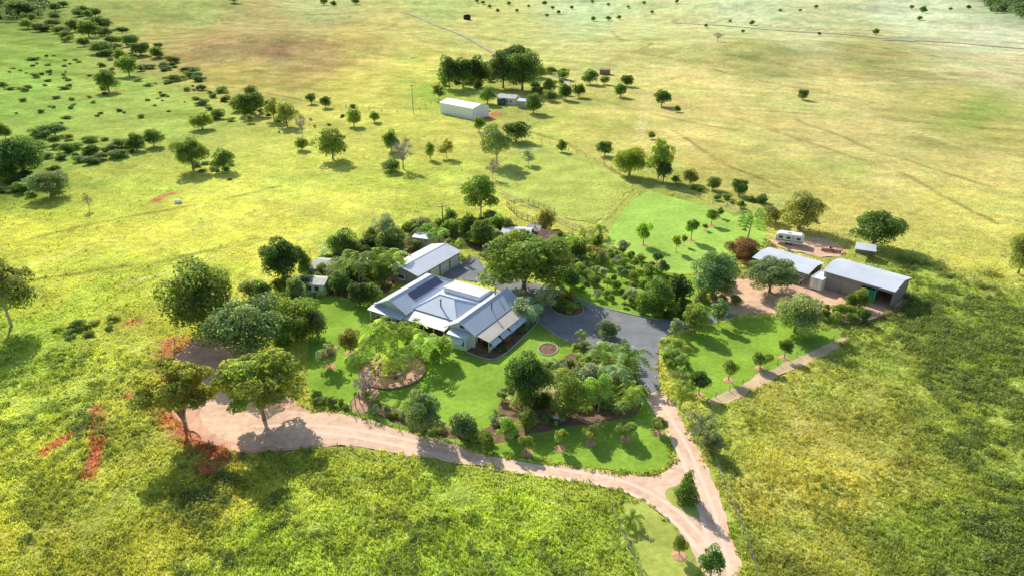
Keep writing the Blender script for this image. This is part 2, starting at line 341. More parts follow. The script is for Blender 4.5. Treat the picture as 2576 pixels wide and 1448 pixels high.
S=np.linspace(-1,1,1120)
YY,SS=np.meshgrid(Yr,S,indexing='ij'); XX=SS*(YY*.95+30)
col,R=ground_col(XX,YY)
flat=np.zeros(XX.shape,bool)
for w in FLAT: flat|=inpoly(XX,YY,w)
fade=np.clip(130/np.maximum(YY,1),0,1)**1.3
hh=(fbm(XX/1.3,YY/1.3,3)-.35)*(.1+.4*R)*fade+(fbm(XX/6+5,YY/6,3)-.5)*.5*np.clip(YY/100,.3,1)*(YY<1500)
hh=np.maximum(hh,-.02)
ZZ=TER(XX,YY)+np.where(flat,-.12,hh)
nr,nc=XX.shape
idx=np.arange(nr*nc).reshape(nr,nc)
Q=np.stack([idx[:-1,:-1],idx[:-1,1:],idx[1:,1:],idx[1:,:-1]],-1).reshape(-1,4)
m,nt,N,L=newmat('pasture')
out=N.new('ShaderNodeOutputMaterial'); b=N.new('ShaderNodeBsdfPrincipled'); L.new(b.outputs[0],out.inputs[0])
a=N.new('ShaderNodeAttribute'); a.attribute_name='tint'; tc=N.new('ShaderNodeTexCoord')
c=a.outputs['Color']
for sc,lo,hi,de in ((2.6,.66,1.34,5),(.5,.8,1.2,6),(.12,.86,1.14,5)):
    n=N.new('ShaderNodeTexNoise'); n.inputs['Scale'].default_value=sc; n.inputs['Detail'].default_value=de; L.new(tc.outputs['Object'],n.inputs['Vector'])
    mp=N.new('ShaderNodeMapRange'); mp.inputs[1].default_value=.32; mp.inputs[2].default_value=.68; mp.inputs[3].default_value=lo; mp.inputs[4].default_value=hi
    L.new(n.outputs['Fac'],mp.inputs[0]); mx=N.new('ShaderNodeVectorMath'); mx.operation='MULTIPLY'; L.new(c,mx.inputs[0]); L.new(mp.outputs[0],mx.inputs[1]); c=mx.outputs[0]
L.new(c,b.inputs['Base Color']); b.inputs['Roughness'].default_value=1; b.inputs['Specular IOR Level'].default_value=0
n=N.new('ShaderNodeTexNoise'); n.inputs['Scale'].default_value=2.2; n.inputs['Detail'].default_value=6; L.new(tc.outputs['Object'],n.inputs['Vector'])
bp=N.new('ShaderNodeBump'); bp.inputs['Distance'].default_value=.25; bp.inputs['Strength'].default_value=1; L.new(n.outputs['Fac'],bp.inputs['Height']); L.new(bp.outputs[0],b.inputs['Normal'])
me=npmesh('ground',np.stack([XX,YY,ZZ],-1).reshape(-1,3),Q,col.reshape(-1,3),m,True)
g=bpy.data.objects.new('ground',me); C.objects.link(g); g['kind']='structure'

def strip(name,pxs,wd,mt,dz=.15,jit=0.0,off=0):
    P0=[at(x,y) for x,y in pxs]; pts=[]
    for a_,b_ in zip(P0[:-1],P0[1:]):
        L_=hypot(b_[0]-a_[0],b_[1]-a_[1]); k=max(2,int(L_/(8 if a_[1]>200 else 2)))
        for t in range(k): pts.append((a_[0]+(b_[0]-a_[0])*t/k,a_[1]+(b_[1]-a_[1])*t/k))
    pts.append(P0[-1][:2]); 
    for _ in range(4): pts=[pts[0]]+[((pts[i-1][0]+pts[i][0]*2+pts[i+1][0])/4,(pts[i-1][1]+pts[i][1]*2+pts[i+1][1])/4) for i in range(1,len(pts)-1)]+[pts[-1]]
    mb=MB(); V=[]
    for i,(x,y) in enumerate(pts):
        q=pts[min(i+1,len(pts)-1)]; r=pts[max(i-1,0)]; dx,dy=q[0]-r[0],q[1]-r[1]; l=hypot(dx,dy) or 1; nx,ny=-dy/l,dx/l
        for s in (-1,-.33,.33,1):
            ww=wd/2*(1+random.uniform(-jit,jit)); X_,Y_=x+nx*(s*ww+off),y+ny*(s*ww+off)
            V.append((X_,Y_,float(TER(X_,Y_))+dz))
    mb.add(V,[(i*4+j,i*4+4+j,i*4+5+j,i*4+1+j) for i in range(len(pts)-1) for j in range(3)])
    o=mb.build(name,mt); o['kind']='structure'; return o
strip('road',[(1015,32),(1045,42),(1090,62),(1130,76),(1165,92),(1205,112),(1238,132),(1262,145)],3.6,M['farroad'],.45,.2)
strip('farm_track',[(1350,180),(1395,188),(1432,203),(1425,222)],3.5,M['creek'],.4)
strip('creek_bed',[(1690,58),(1800,64),(1930,76),(2080,84),(2240,100),(2400,108),(2580,124)],6,M['creek'],.4,jit=.5)
strip('creek',[(2215,101),(2260,103),(2300,105)],6,M['water'],.55,jit=.4)
for of in(-.8,.8):
    strip('wheel_track',[(1640,1000),(1690,1075),(1725,1140),(1765,1240),(1795,1330),(1822,1465)],.55,M['wheel'],.056,.3,of)
    strip('wheel_track',[(640,1080),(800,1075),(950,1098),(1150,1145),(1400,1190),(1580,1215),(1680,1270),(1750,1340),(1800,1420)],.55,M['wheel'],.057,.3,of)

# ------------------------------------------------------------ tree prototypes
def unit(n):
    v=rng.normal(size=(n,3)); return v/np.linalg.norm(v,axis=1,keepdims=True)
def leafgeo(c,nrm,s,tint,asp=.6):
    n=len(c); nrm=nrm/np.linalg.norm(nrm,axis=1,keepdims=True)
    t=np.cross(nrm,unit(n)); t/=np.linalg.norm(t,axis=1,keepdims=True)+1e-9; b=np.cross(nrm,t); s=s[:,None]
    V=np.stack([c+t*s-nrm*s*.2,c+b*s*asp+nrm*s*.12,c-t*s-nrm*s*.2,c-b*s*asp+nrm*s*.12],1).reshape(-1,3)
    Fq=np.arange(4*n).reshape(n,4)
    return V,Fq,np.repeat(tint,4,axis=0)
def crownmesh(name,lobes,n,ls,tintv=.38,flip=.5):
    lobes=np.array(lobes); w=lobes[:,3]*lobes[:,5]+lobes[:,3]**2; w/=w.sum()
    i=rng.choice(len(lobes),n,p=w); d=unit(n); f=(d[:,2]<-.15)&(rng.random(n)<flip); d[f,2]*=-1
    rad=.6+.5*rng.random(n)**.7; l=lobes[i]
    c=l[:,:3]+d*l[:,3:6]*rad[:,None]; c[:,2]=np.maximum(c[:,2],.01)
    nr=d*1.0+unit(n)*.9+np.array([0,0,.3])
    lb=.76+.52*rng.random(len(lobes)); yb=(rng.random(len(lobes))-.5)*.2
    br=(lb[i]*(1-tintv+2*tintv*rng.random(n))); yl=yb[i]+(rng.random(n)-.5)*.25
    t=np.stack([br*(1+yl),br,br*(1-yl)],-1)
    V,Fq,T=leafgeo(c,nr,ls*(.6+.8*rng.random(n)),t)
    return npmesh(name,V,Fq,T,M['leaf'])
def trunkmesh(name,lobes,fork,r,mt,k=7,lean=0):
    mb=MB(); f=(lean,0,fork); mb.tube((0,0,-.05),f,r*1.35,r*.85,7)
    for l in lobes[:k]:
        m_=(l[0]*.45+lean*.5,l[1]*.45,fork+(l[2]-fork)*.55)
        mb.tube(f,m_,r*.6,r*.4,5); mb.tube(m_,(l[0],l[1],l[2]),r*.4,r*.15,5)
        for _ in range(2):
            q=(l[0]+random.uniform(-1,1)*l[3]*.7,l[1]+random.uniform(-1,1)*l[4]*.7,l[2]+random.uniform(-.1,.7)*l[5]); mb.tube(m_,q,r*.22,r*.07,4)
    return mb.mesh(name,mt)
def rl(n,cz,R,RZ,r0,r1,flat=.8,dome=.35):
    L_=[]; ex=random.uniform(.75,1.0); ph=random.uniform(0,6.28)
    for k in range(n):
        a_=k*2.39996+random.uniform(-.5,.5); rr=R*math.sqrt((k+.5)/n)*random.uniform(.8,1.15)*(1 if cos(a_-ph)>-.2 else ex); z=cz+RZ*random.uniform(-1,1)*(1-.4*rr/R)+RZ*dome*(1-rr/R)
        r=random.uniform(r0,r1); L_.append((rr*cos(a_),rr*sin(a_),max(z,r*flat*.7),r,r,r*flat))
    return L_
LS={'big':(10000,.019),'mid':(3400,.032),'small':(1000,.056)}
PROTO={}
def proto(kind,var,lod):
    key=(kind,var,lod)
    if key in PROTO: return PROTO[key]
    st=random.getstate(); random.seed(sum(map(ord,kind))*7+var*31)
    n,ls=LS[lod]; bark=M['bark']
    if kind=='dense':
        lb=rl(random.choice((20,26,32)),random.uniform(.44,.52),.36,random.uniform(.28,.34),.09,.2,random.uniform(.75,.95))+[(0,0,.45,.3,.3,.32)]; tr=trunkmesh('trunk',lb,.14,.026,bark)
    elif kind=='broad':
        lb=rl(44,.5,.4,.3,.09,.15,.65,.6)+[(0,0,.5,.34,.34,.25)]; tr=trunkmesh('trunk',lb,.12,.026,bark,10); n=int(n*1.25)
    elif kind=='gum':
        lb=rl(22,.54,.34,.34,.09,.17,.8); tr=trunkmesh('trunk',lb,.2,.016,M['barkpale'],12); n=int(n*.7)
    elif kind=='umbrella':
        lb=rl(40,.6,.42,.26,.09,.14,.55,.5); tr=trunkmesh('trunk',lb,.12,.02,bark,16); n=int(n*1.1)
    elif kind=='round':
        lb=rl(14,.48,.32,.26,.12,.22,1.0)+[(0,0,.3,.34,.34,.3)]; tr=trunkmesh('trunk',lb,.1,.025,bark,5)
    elif kind=='sap':
        lb=rl(8,.62,.26,.24,.14,.22,.9); tr=trunkmesh('trunk',lb,.3,.02,bark,5); n=int(n*.85)
    elif kind=='cone':
        lb=[(random.uniform(-.05,.05),random.uniform(-.05,.05),.12+.83*k/9,.42*(1-k/10.5)+.05,.42*(1-k/10.5)+.05,.12) for k in range(10)]; tr=trunkmesh('trunk',lb,.15,.03,bark,2)
    elif kind=='bush':
        lb=rl(9,.36,.38,.24,.1,.24,1.1)+[(.05,0,.22,.3,.3,.22)]; tr=None; n=int(n*.9)
    elif kind=='bare':
        lb=rl(14,.65,.36,.25,.1,.16,.9); mb=MB()
        tr=trunkmesh('trunk',lb,.25,.02,M['barkpale'],14)
        for l in lb:
            for _ in range(22):
                d=Vector((random.gauss(0,1),random.gauss(0,1),random.gauss(.5,1))).normalized(); q=(l[0]+d.x*.16,l[1]+d.y*.16,l[2]+d.z*.14)
                mb.tube((l[0],l[1],l[2]),q,.007,.003,3,False)
        PROTO[key]=(tr,mb.mesh('twigs',M['barkpale']),0); random.setstate(st); return PROTO[key]
    if kind in('palm','palmlow'):
        mb=MB(); top=.66 if kind=='palm' else .3; pr=0.018 if kind=='palm' else .05
        p=(0,0,-.02)
        for k in range(5):
            q=(.012*k*random.uniform(.3,1),.01*k,top*(k+1)/5); mb.tube(p,q,pr*(1.25-.1*k),pr*(1.15-.1*k),7); p=q
        tr=mb.mesh('trunk',M['barkpale'],True)
        V=[];Fc=[];T=[]
        nf=12
        for f in range(nf):
            a_=2*pi*f/nf+random.uniform(-.25,.25); up=random.uniform(.05,.4); ln=random.uniform(.45,.62); dr=random.uniform(.2,.5); br=random.uniform(.6,1.4)
            d=Vector((cos(a_),sin(a_),0)); sd=Vector((-sin(a_),cos(a_),0)); pp=[]
            for k in range(10):
                s=k/9; pp.append(Vector(p)+d*ln*s+Vector((0,0,up*sin(min(1,s*1.5)*pi/2)-dr*s*s)))
            for k in range(9):
                for sg in(-1,1):
                    wl=.11*sin(pi*(k+1.2)/11)+.02
                    e=pp[k]+sd*sg*wl+d*.07+Vector((0,0,-.05)); i0=len(V)
                    V+=[pp[k],pp[k+1],e+(pp[k+1]-pp[k])*.35,e]; Fc.append((i0,i0+1,i0+2,i0+3)); b2=br*random.uniform(.75,1.25); T+=[(b2,b2,b2)]*4
        PROTO[key]=(tr,npmesh('fronds',np.array([tuple(v) for v in V]),np.array(Fc),np.array(T),M['leaf']),0); random.setstate(st); return PROTO[key]
    cr=crownmesh('crown',lb,n,ls)
    PROTO[key]=(tr,cr,0); random.setstate(st); return PROTO[key]
NM={'dense':'shade_tree','broad':'spreading_tree','gum':'gum_tree','umbrella':'umbrella_tree','round':'shrub','sap':'sapling','cone':'conifer','bush':'bush','bare':'bare_tree','palm':'palm_tree','palmlow':'palm_tree'}
CA={'round':'shrub','bush':'bush','palm':'palm','palmlow':'palm'}
COL={'D':(.2,.29,.085),'M':(.285,.375,.095),'L':(.39,.47,.12),'Y':(.46,.5,.125),'G':(.33,.39,.2),'B':(.23,.32,.15),'R':(.44,.27,.14),'K':(.15,.22,.075),'W':(.5,.53,.36),'O':(.4,.41,.14),'N':(.3,.25,.19)}
cnt=[0]
def tree(kind,px,py,w,h,c,label,group=None,pt=None,name=None):
    p=pt or at(px,py); d=depth(p); W_=w*1.06*d/F; H_=h*d/F/.95
    lod='big' if w>=88 else ('mid' if w>=34 else 'small')
    cnt[0]+=1
    tr,cr,_=proto(kind,(cnt[0]*7)%5,lod)
    nm=name or NM[kind]
    o=empty(nm,p,random.uniform(0,6.28),label,CA.get(kind,'tree'),group)
    k=np.array(COL[c])*random.uniform(.8,1.15)*np.array([random.uniform(.88,1.08),1,random.uniform(.85,1.15)])
    if kind.startswith('palm'): k=k*1.25
    sc=(W_,W_*random.uniform(.85,1.08),H_)
    if tr: inst('trunk',tr,o,scale=sc)
    inst('fronds' if kind.startswith('palm') else ('branches' if kind=='bare' else ('foliage' if tr is None else 'crown')),cr,o,scale=sc,color=k)
    return o
T_=[
('dense',520,838,215,185,'D','large dark glossy tree at the left end of the garden, above the gravel yard'),
('dense',635,900,215,165,'G','big grey-green tree between the dark glossy tree and the flat-topped umbrella trees'),
('umbrella',665,1055,240,185,'Y','wide flat-topped yellow-green umbrella tree standing in the dirt yard'),
('umbrella',468,1080,185,200,'Y','tall thin umbrella tree with bare leaning trunk at the left of the dirt yard'),
('dense',745,848,140,118,'M','bushy mid-green tree just left of the lawn, behind the grey-green tree'),
('dense',800,850,60,80,'G','small grey-green tree at the top left edge of the lawn'),
('dense',715,712,130,124,'D','round dark tree behind the little white outbuilding with the low veranda'),
('dense',870,658,94,84,'D','rounded dark tree behind the garden, right of the round dark tree by the outbuildings'),
('dense',990,650,80,82,'K','very dark bushy tree behind the long garage'),
('gum',965,612,88,75,'W','pale airy tree behind the dark trees left of the garage'),
('gum',1210,545,124,108,'M','tall airy tree by the power pole behind the homestead'),
('dense',1370,592,60,74,'O','rounded olive-green tree beside the stock yard rails'),
('broad',1318,735,245,155,'M','huge spreading tree with fern-like foliage behind the house and over the driveway'),
('dense',1790,752,122,126,'B','large round blue-green tree between the driveway and the shed yard'),
('broad',1935,735,145,88,'G','broad low spreading tree in front of the open-sided shed'),
('dense',1998,835,130,100,'G','big rounded tree on the lower edge of the shed yard'),
('dense',1700,775,76,98,'K','dark upright tree between orchard shrubs and the blue-green tree'),
('dense',1648,790,94,94,'D','bushy dark green tree at the junction end of the orchard lawn'),
('dense',1747,835,68,80,'L','bright green young tree on the side lawn beside the driveway'),
('gum',1806,818,58,72,'G','thin grey-green young tree between the side lawn and the shed yard'),
('gum',1697,850,48,55,'W','pale slender young tree by the driveway junction'),
('dense',1325,1012,130,146,'D','large dark green tree at the middle of the mulched garden bed'),
('dense',1432,1045,98,114,'M','rounded mid-green tree right of the large dark tree in the mulched bed'),
('gum',1505,1035,98,112,'L','light green open tree among the palms in the mulched bed'),
('round',1425,985,84,62,'Y','yellow-green bushy shrub above the rounded tree in the mulched bed'),
('round',1490,985,80,82,'W','pale variegated shrub in the middle of the mulched bed'),
('dense',1062,1090,120,128,'G','round pale-tipped tree beside the gravel road below the circular garden'),
('dense',1167,1100,74,74,'G','rounded grey-green small tree at the roadside corner of the lawn'),
('dense',1225,1132,48,56,'M','small dense tree on the road edge below the mulched bed'),
('gum',1280,1108,68,76,'L','open light green tree at the lower edge of the mulched bed'),
('dense',1327,1085,48,68,'O','olive tree at the lower front of the mulched bed'),
('cone',1724,1258,62,90,'D','dark cone-shaped tree on the grass island at the road fork'),
('dense',1787,1446,70,94,'D','dense dark tree by the gravel road at the bottom edge of the photo'),
('dense',1787,1138,62,66,'G','grey-green bushy tree right of the gravel road under the low palm'),
('palmlow',1765,1090,92,86,'G','low arching palm on the right verge of the gravel road'),
('palm',1880,605,92,84,'M','tall palm standing on the upper lawn left of the caravan'),
('dense',2195,622,140,98,'D','lone broad dark tree above the small shelter at the right'),
('dense',2010,578,114,92,'O','large olive-green tree behind the caravan'),
('round',1935,560,66,45,'O','bushy olive shrub left of the large tree behind the caravan'),
('round',1868,648,92,50,'R','red-leaved bushy shrub between the tall palm and the open shed'),
('dense',882,888,62,66,'O','small tree with mulch ring on the lawn left of the palm circle'),
('gum',830,922,60,66,'W','pale young tree with mulch ring at the left of the lawn'),
('round',1112,905,72,70,'L','bright green rounded shrub in front of the house near the palms'),
('palm',948,905,84,104,'M','palm at the left edge of the circular brick garden'),
('palm',965,868,78,72,'L','palm closest to the left wing of the house'),
('palm',1000,880,80,84,'M','palm behind the circular brick garden'),
('palm',1040,880,78,78,'L','palm right behind the circular garden, close to the front veranda'),
('palm',1068,915,78,90,'L','palm at the right edge of the circular brick garden'),
('palm',982,952,70,84,'L','palm at the lower left inside the circular brick garden'),
('palm',1016,945,68,80,'M','palm at the lower right inside the circular brick garden'),
('palm',915,950,74,92,'M','palm outside the lower left rim of the circular garden'),
('palm',1463,858,34,34,'L','small bright palm on the strip beside the driveway'),
('palmlow',1690,872,58,44,'L','low palm at the driveway junction corner'),
('palm',1545,985,96,98,'G','tall palm at the right end of the mulched bed'),
('palm',1578,955,88,90,'M','palm nearest to the driveway in the mulched bed'),
('palm',1515,930,84,72,'M','palm at the top right of the mulched bed'),
('palm',1558,915,70,62,'G','palm beside the driveway behind the tall palm of the mulched bed'),
('palm',1585,1020,66,74,'L','palm at the lower right corner of the mulched bed'),
('palmlow',1695,910,56,44,'M','second low palm right of the lower driveway'),
('palmlow',1583,1318,58,62,'M','slender low palm on the verge lawn left of the gravel fork'),
('round',1528,848,62,44,'G','round clipped shrub alone in the bed beside the driveway'),
('round',1325,812,80,74,'W','silvery shrub at the right rear corner of the house'),
('dense',1310,775,46,50,'W','small silvery tree behind the silvery shrub at the house corner'),
('gum',1365,790,60,70,'W','pale leafy tree between the silvery shrub and the kerbed driveway bed'),
('palm',1395,760,66,66,'M','palm overhanging the driveway right of the huge spreading tree'),
('dense',1435,728,60,56,'D','dark leafy tree at the driveway edge right of the huge spreading tree'),
('dense',487,428,98,84,'M','round tree in the left pasture, larger of a pair'),
('dense',566,430,64,54,'M','smaller round tree right of the larger one of the pair in the left pasture'),
('dense',838,402,84,80,'M','rounded lone tree in the middle of the left pasture'),
('dense',632,290,78,64,'D','dark tree of the clump on the pasture ridge'),
('gum',690,305,58,52,'O','thin olive tree beside the dark clump on the pasture ridge'),
('dense',722,318,62,64,'O','olive tree at the right end of the clump on the pasture ridge'),
('bare',762,350,36,64,'N','leafless grey tree on the pasture ridge'),
('dense',891,318,44,44,'M','rounded tree left of a smaller one, below the white shed at left'),
('dense',943,308,26,32,'M','small tree below the white shed, right of a bigger rounded one'),
('dense',820,272,34,28,'D','small dark tree at the right of a pair on the ridge line'),
('dense',784,262,32,28,'D','small dark tree at the left of a pair on the ridge line'),
('dense',985,382,52,54,'D','dark tree behind the greyish leafless bush'),
('bare',1015,425,86,74,'N','wide greyish leafless bush in the mid pasture'),
('round',985,432,60,30,'D','low dark shrub at the foot of the greyish leafless bush'),
('dense',1083,402,28,44,'L','narrow bright tree left of a bent one in mid pasture'),
('gum',1124,398,48,48,'O','thin olive tree right of the narrow bright one in mid pasture'),
('gum',1250,412,104,94,'G','tall pale airy tree at the top left corner of the fenced paddock'),
('bare',1240,450,48,50,'N','thin leafless tree below the tall pale airy tree'),
('gum',1330,415,50,38,'W','small pale tree inside the upper left of the fenced paddock'),
('dense',1298,356,80,48,'D','low wide dark tree above the fenced paddock'),
('dense',1205,332,34,40,'D','dark tree just below the long white shed'),
('dense',1413,382,30,30,'M','small round tree above the top fence of the paddock'),
('dense',1521,392,44,38,'D','round dark tree on a bare patch right of the paddock'),
('dense',1583,442,90,82,'M','wide tree at the right corner of the paddock, left of the tall gum'),
('gum',1655,452,76,100,'L','tall upright gum at the right corner of the paddock'),
('dense',1668,458,48,62,'D','dark tree tucked against the foot of the tall upright gum'),
('dense',1736,464,42,40,'O','olive tree above the upper lawn, leftmost of three'),
('dense',1793,478,38,34,'D','small dark tree above the upper lawn, middle of three'),
('dense',1858,492,52,48,'D','round dark tree above the upper lawn, rightmost of three'),
('dense',1130,222,60,76,'K','dark tree at the left end of the dense row by the upper farm'),
('dense',1165,220,66,74,'K','second dark tree of the dense row by the upper farm'),
('dense',1202,218,64,72,'K','right-hand dark tree of the dense row by the upper farm'),
('dense',1266,222,92,92,'K','left half of the huge dark tree clump at the upper farm'),
('dense',1314,228,104,108,'D','right half of the huge dark tree clump at the upper farm'),
('dense',1296,190,84,72,'K','rear crown of the huge dark tree clump at the upper farm'),
('gum',1104,252,42,40,'M','open tree standing left above the long white shed'),
('dense',1226,262,52,44,'M','tree between the long white shed and the cream farmhouse'),
('dense',1342,285,58,50,'D','dark round tree right below the small grey shed'),
('dense',1384,255,36,30,'D','small dark tree right of the upper farm, first toward the right'),
('dense',1421,252,40,38,'D','small dark tree right of the upper farm, second toward the right'),
('dense',1456,245,40,34,'D','small dark tree right of the upper farm, third toward the right'),
('dense',1484,213,46,36,'D','round tree right of the farm track bend'),
('dense',1521,213,26,22,'M','little tree beside the round one right of the farm track'),
('dense',1577,218,36,32,'D','dark tree right of the upper farm, upper of a close pair'),
('dense',1560,245,38,32,'D','dark tree right of the upper farm, lower of a close pair'),
('dense',1664,268,46,42,'D','round tree beside the wheel tracks in the brown pasture'),
('dense',1703,282,20,16,'D','tiny bush tree right of the wheel tracks'),
('dense',1638,350,20,20,'M','small tree on the wheel tracks above the tall gum'),
('dense',2018,252,34,30,'D','lone small dark tree on the golden pasture at the right'),
('bare',1805,105,30,22,'N','small leafless tree on the far right pasture'),
('dense',65,442,148,102,'D','big dark spreading tree at the left edge of the pasture gully'),
('dense',15,350,36,40,'M','small tree cut by the left edge above the gully'),
('dense',130,495,94,66,'G','pale grey-green bushy tree right below the big dark tree at the left edge'),
('dense',15,450,60,45,'D','dark tree cut by the left edge beside the big dark tree'),
('dense',275,232,62,54,'D','round dark tree standing in a red soil patch on the green slope'),
('dense',326,192,60,52,'M','tree above the one in the red soil patch on the green slope'),
('dense',308,160,38,36,'M','small tree at the back of the pair on the green slope'),
('bare',226,528,28,44,'N','small leafless sapling in the left pasture by the red earth scar'),
('gum',30,822,175,208,'O','tall tree cut by the left edge of the photo'),
('dense',2560,690,90,114,'O','olive tree cut by the right edge of the photo'),
('dense',140,342,72,32,'D','wide dark bushy tree above the gully at left'),
('dense',345,378,50,42,'D','dark tree of the pair beside the gully, left one'),
('dense',388,368,54,44,'D','dark tree of the pair beside the gully, right one'),
('dense',510,325,64,46,'M','bushy tree on the lower side of the green slope boundary'),
('dense',760,378,40,30,'M','low green bush tree under the leafless grey tree'),
('dense',225,95,66,42,'D','dark tree in the upper left bush line, below the top corner wood'),
('dense',190,82,48,32,'D','dark tree left of another in the upper left bush line'),
('dense',255,135,64,30,'D','wide dark tree halfway down the upper left bush line'),
('dense',355,140,54,36,'D','dark tree at the lower right of the upper left bush line'),
('dense',395,145,38,26,'M','last tree at the right of the upper left bush line'),
('dense',55,40,84,38,'D','dark tree clump in the top left corner'),
('round',1790,700,62,70,'M','green shrub behind the large round blue-green tree'),
('palm',1150,645,56,56,'M','palm at the right end of the long garage'),
('palm',905,720,92,88,'M','palm in the dense garden left of the house, nearer the lawn'),
('palm',950,705,94,90,'M','palm in the dense garden between the outbuildings and the house'),
('palm',985,700,90,84,'L','palm just behind the left wing of the house'),
('palm',1100,622,60,52,'M','palm behind the garage roof'),
('palm',860,700,80,70,'M','palm beside the weathered outbuilding roof'),
('dense',905,770,66,76,'K','dark leafy tree at the top of the lawn'),
('dense',860,740,64,62,'D','dark leafy tree in front of the weathered outbuilding'),
('dense',938,770,50,68,'D','leafy tree close to the rear left wall of the house'),
('dense',770,700,40,70,'M','leafy tree between the white outbuilding and the weathered roof'),
('dense',752,775,50,90,'G','grey-green slim tree left of the white outbuilding'),
('dense',1215,620,62,82,'D','dark tree above the driveway end behind the big spreading tree'),
('dense',1180,600,56,62,'D','dark tree left of the driveway end'),
('dense',1135,600,56,54,'M','tree just right of the power pole behind the garage'),
('dense',1250,590,56,52,'M','tree behind the big spreading tree toward the stock yard'),
('dense',1060,600,62,56,'G','grey-green tree above the garage'),
('round',1245,610,38,38,'W','pale flowering shrub behind the big spreading tree'),
('dense',930,640,62,50,'K','dark shrub-like tree left of the garage'),
('dense',1450,650,62,56,'D','leafy tree at the top of the orchard next to the rusty roof'),
('dense',1395,640,54,50,'M','leafy tree between the rusty roof and the orchard'),
]
for e in T_: tree(*e)
def mulch(px,py,r=.9,pt=None):
    p=pt or at(px,py); mb=MB(); n=14; V=[(0,0,.12)]+[(r*random.uniform(.8,1.1)*cos(2*pi*k/n),r*random.uniform(.8,1.1)*sin(2*pi*k/n),.0) for k in range(n)]
    mb.add(V,[(0,k+1,(k+1)%n+1) for k in range(n)]); o=mb.build('mulch_ring',M['mulchlight']); o.location=(p[0],p[1],.05); o['kind']='structure'
SAP=[(1325,1138,36,52,'L','first sapling from the left on the roadside lawn'),(1410,1126,34,54,'L','second sapling from the left on the roadside lawn'),(1486,1114,40,46,'L','third sapling from the left on the roadside lawn'),(1573,1104,46,50,'L','fourth sapling from the left on the roadside lawn'),(1656,1088,42,42,'O','sapling at the right end of the roadside lawn'),
(1911,926,48,46,'L','bright sapling in the centre of the side lawn'),(1972,900,38,50,'M','dark sapling at the far right of the side lawn'),(1832,956,42,52,'L','bright sapling low on the side lawn'),(1757,992,50,62,'D','dark bushy sapling at the lower left of the side lawn'),
(1618,616,40,56,'L','wide sapling at the lower left of the upper lawn'),(1700,634,22,46,'Y','yellowish sapling low on the upper lawn'),(1738,604,34,52,'M','sapling with dark round top in the middle of the upper lawn'),(1720,618,16,26,'M','tiny sapling between two larger ones on the upper lawn'),(1789,566,30,38,'M','sapling near the top of the upper lawn, left of a smaller one'),(1810,548,18,26,'D','small sapling near the top edge of the upper lawn'),(1773,580,14,18,'M','tiny sapling behind the middle of the upper lawn'),(1652,662,30,26,'D','low sapling at the bottom of the upper lawn'),(1708,1395,44,54,'Y','yellowish sapling on the verge lawn near the bottom'),(1585,700,24,24,'M','sapling at the upper side of the orchard'),(1565,640,20,24,'M','sapling between orchard and upper lawn')]
for px,py,w,h,c,l in SAP:
    tree('sap',px,py,w*1.3,h,c,l,'mulched saplings on the lawns'); mulch(px,py,.9 if w>25 else .6)
for px,py in((880,888),(830,922)): mulch(px,py,1.0)

def fill(poly,n,w0,w1,cols,label,group,kinds=('round',),asp=.75,seed=1,mind=.6):
    st=random.getstate(); random.seed(seed); wp=[at(x,y)[:2] for x,y in poly]; xs=[p[0] for p in wp]; ys=[p[1] for p in wp]; pts=[]; k=0; tr=0
    while k<n and tr<n*80:
        tr+=1; x=random.uniform(min(xs),max(xs)); y=random.uniform(min(ys),max(ys))
        if not inpoly(np.array([x]),np.array([y]),wp)[0]: continue
        z=float(TER(x,y)); dd=depth((x,y,z)); w=random.uniform(w0,w1)*random.uniform(.7,1.2); Wm=w*dd/F
        if any(hypot(x-a[0],y-a[1])<(Wm+a[2])*.5*mind for a in pts): continue
        pts.append((x,y,Wm)); k+=1; s2=random.getstate()
        tree(random.choice(kinds),0,0,w,w*asp*random.uniform(.7,1.25),random.choice(cols),label,group,pt=(x,y,z)); random.setstate(s2); random.random()
    random.setstate(st)
fill([(1235,1010),(1300,955),(1400,900),(1480,880),(1580,895),(1595,960),(1605,1020),(1560,1050),(1440,1062),(1340,1080),(1260,1110)],90,20,50,'MLGDWOLG','garden shrub in the mulched bed between lawn and road','shrubs in the mulched garden bed',('round','round','palmlow','palm','sap'),asp=.85,seed=3,mind=.5)
fill([(920,1000),(1040,1058),(1130,1078),(1230,1095),(1240,1125),(1110,1098),(1000,1066),(930,1035)],28,18,34,'MLGW','low shrub along the roadside fence of the garden','shrubs along the garden fence',seed=4)
fill([(940,800),(1000,810),(1100,840),(1215,896),(1255,896),(1345,812),(1335,800),(1240,880),(1100,850),(950,830)],28,14,28,'MLRGD','small shrub in the bed against the house wall','shrubs in the bed around the house',seed=5)
fill([(920,860),(1060,870),(1130,900),(1060,925),(960,880)],7,18,30,'MLGL','leafy shrub between the circular garden and the house','shrubs between the circle and the house',('round','palmlow'),seed=25)
fill([(945,915),(1010,905),(1030,935),(1000,955),(950,950)],6,14,22,'LMYG','small shrub inside the circular garden bed','shrubs inside the circular garden',('round','palmlow'),seed=35)
fill([(785,1000),(870,1015),(880,1030),(800,1015)],7,20,38,'MGLD','rounded shrub at the lower left corner of the lawn beside the road','shrubs at the lower left lawn corner',seed=46)
fill([(1400,715),(1430,690),(1500,640),(1570,635),(1690,700),(1640,785),(1560,775),(1470,745)],54,20,50,'GMLMOWL','orchard shrub beside the driveway','shrubs of the small orchard',('round','round','sap'),asp=.9,seed=6,mind=.8)
fill([(1380,600),(1500,585),(1560,640),(1450,690),(1390,690)],36,26,50,'MLOMGR','leafy garden shrub below the rusty roof','shrubs below the rusty roof',('round','round','palmlow','palm'),.9,seed=7)
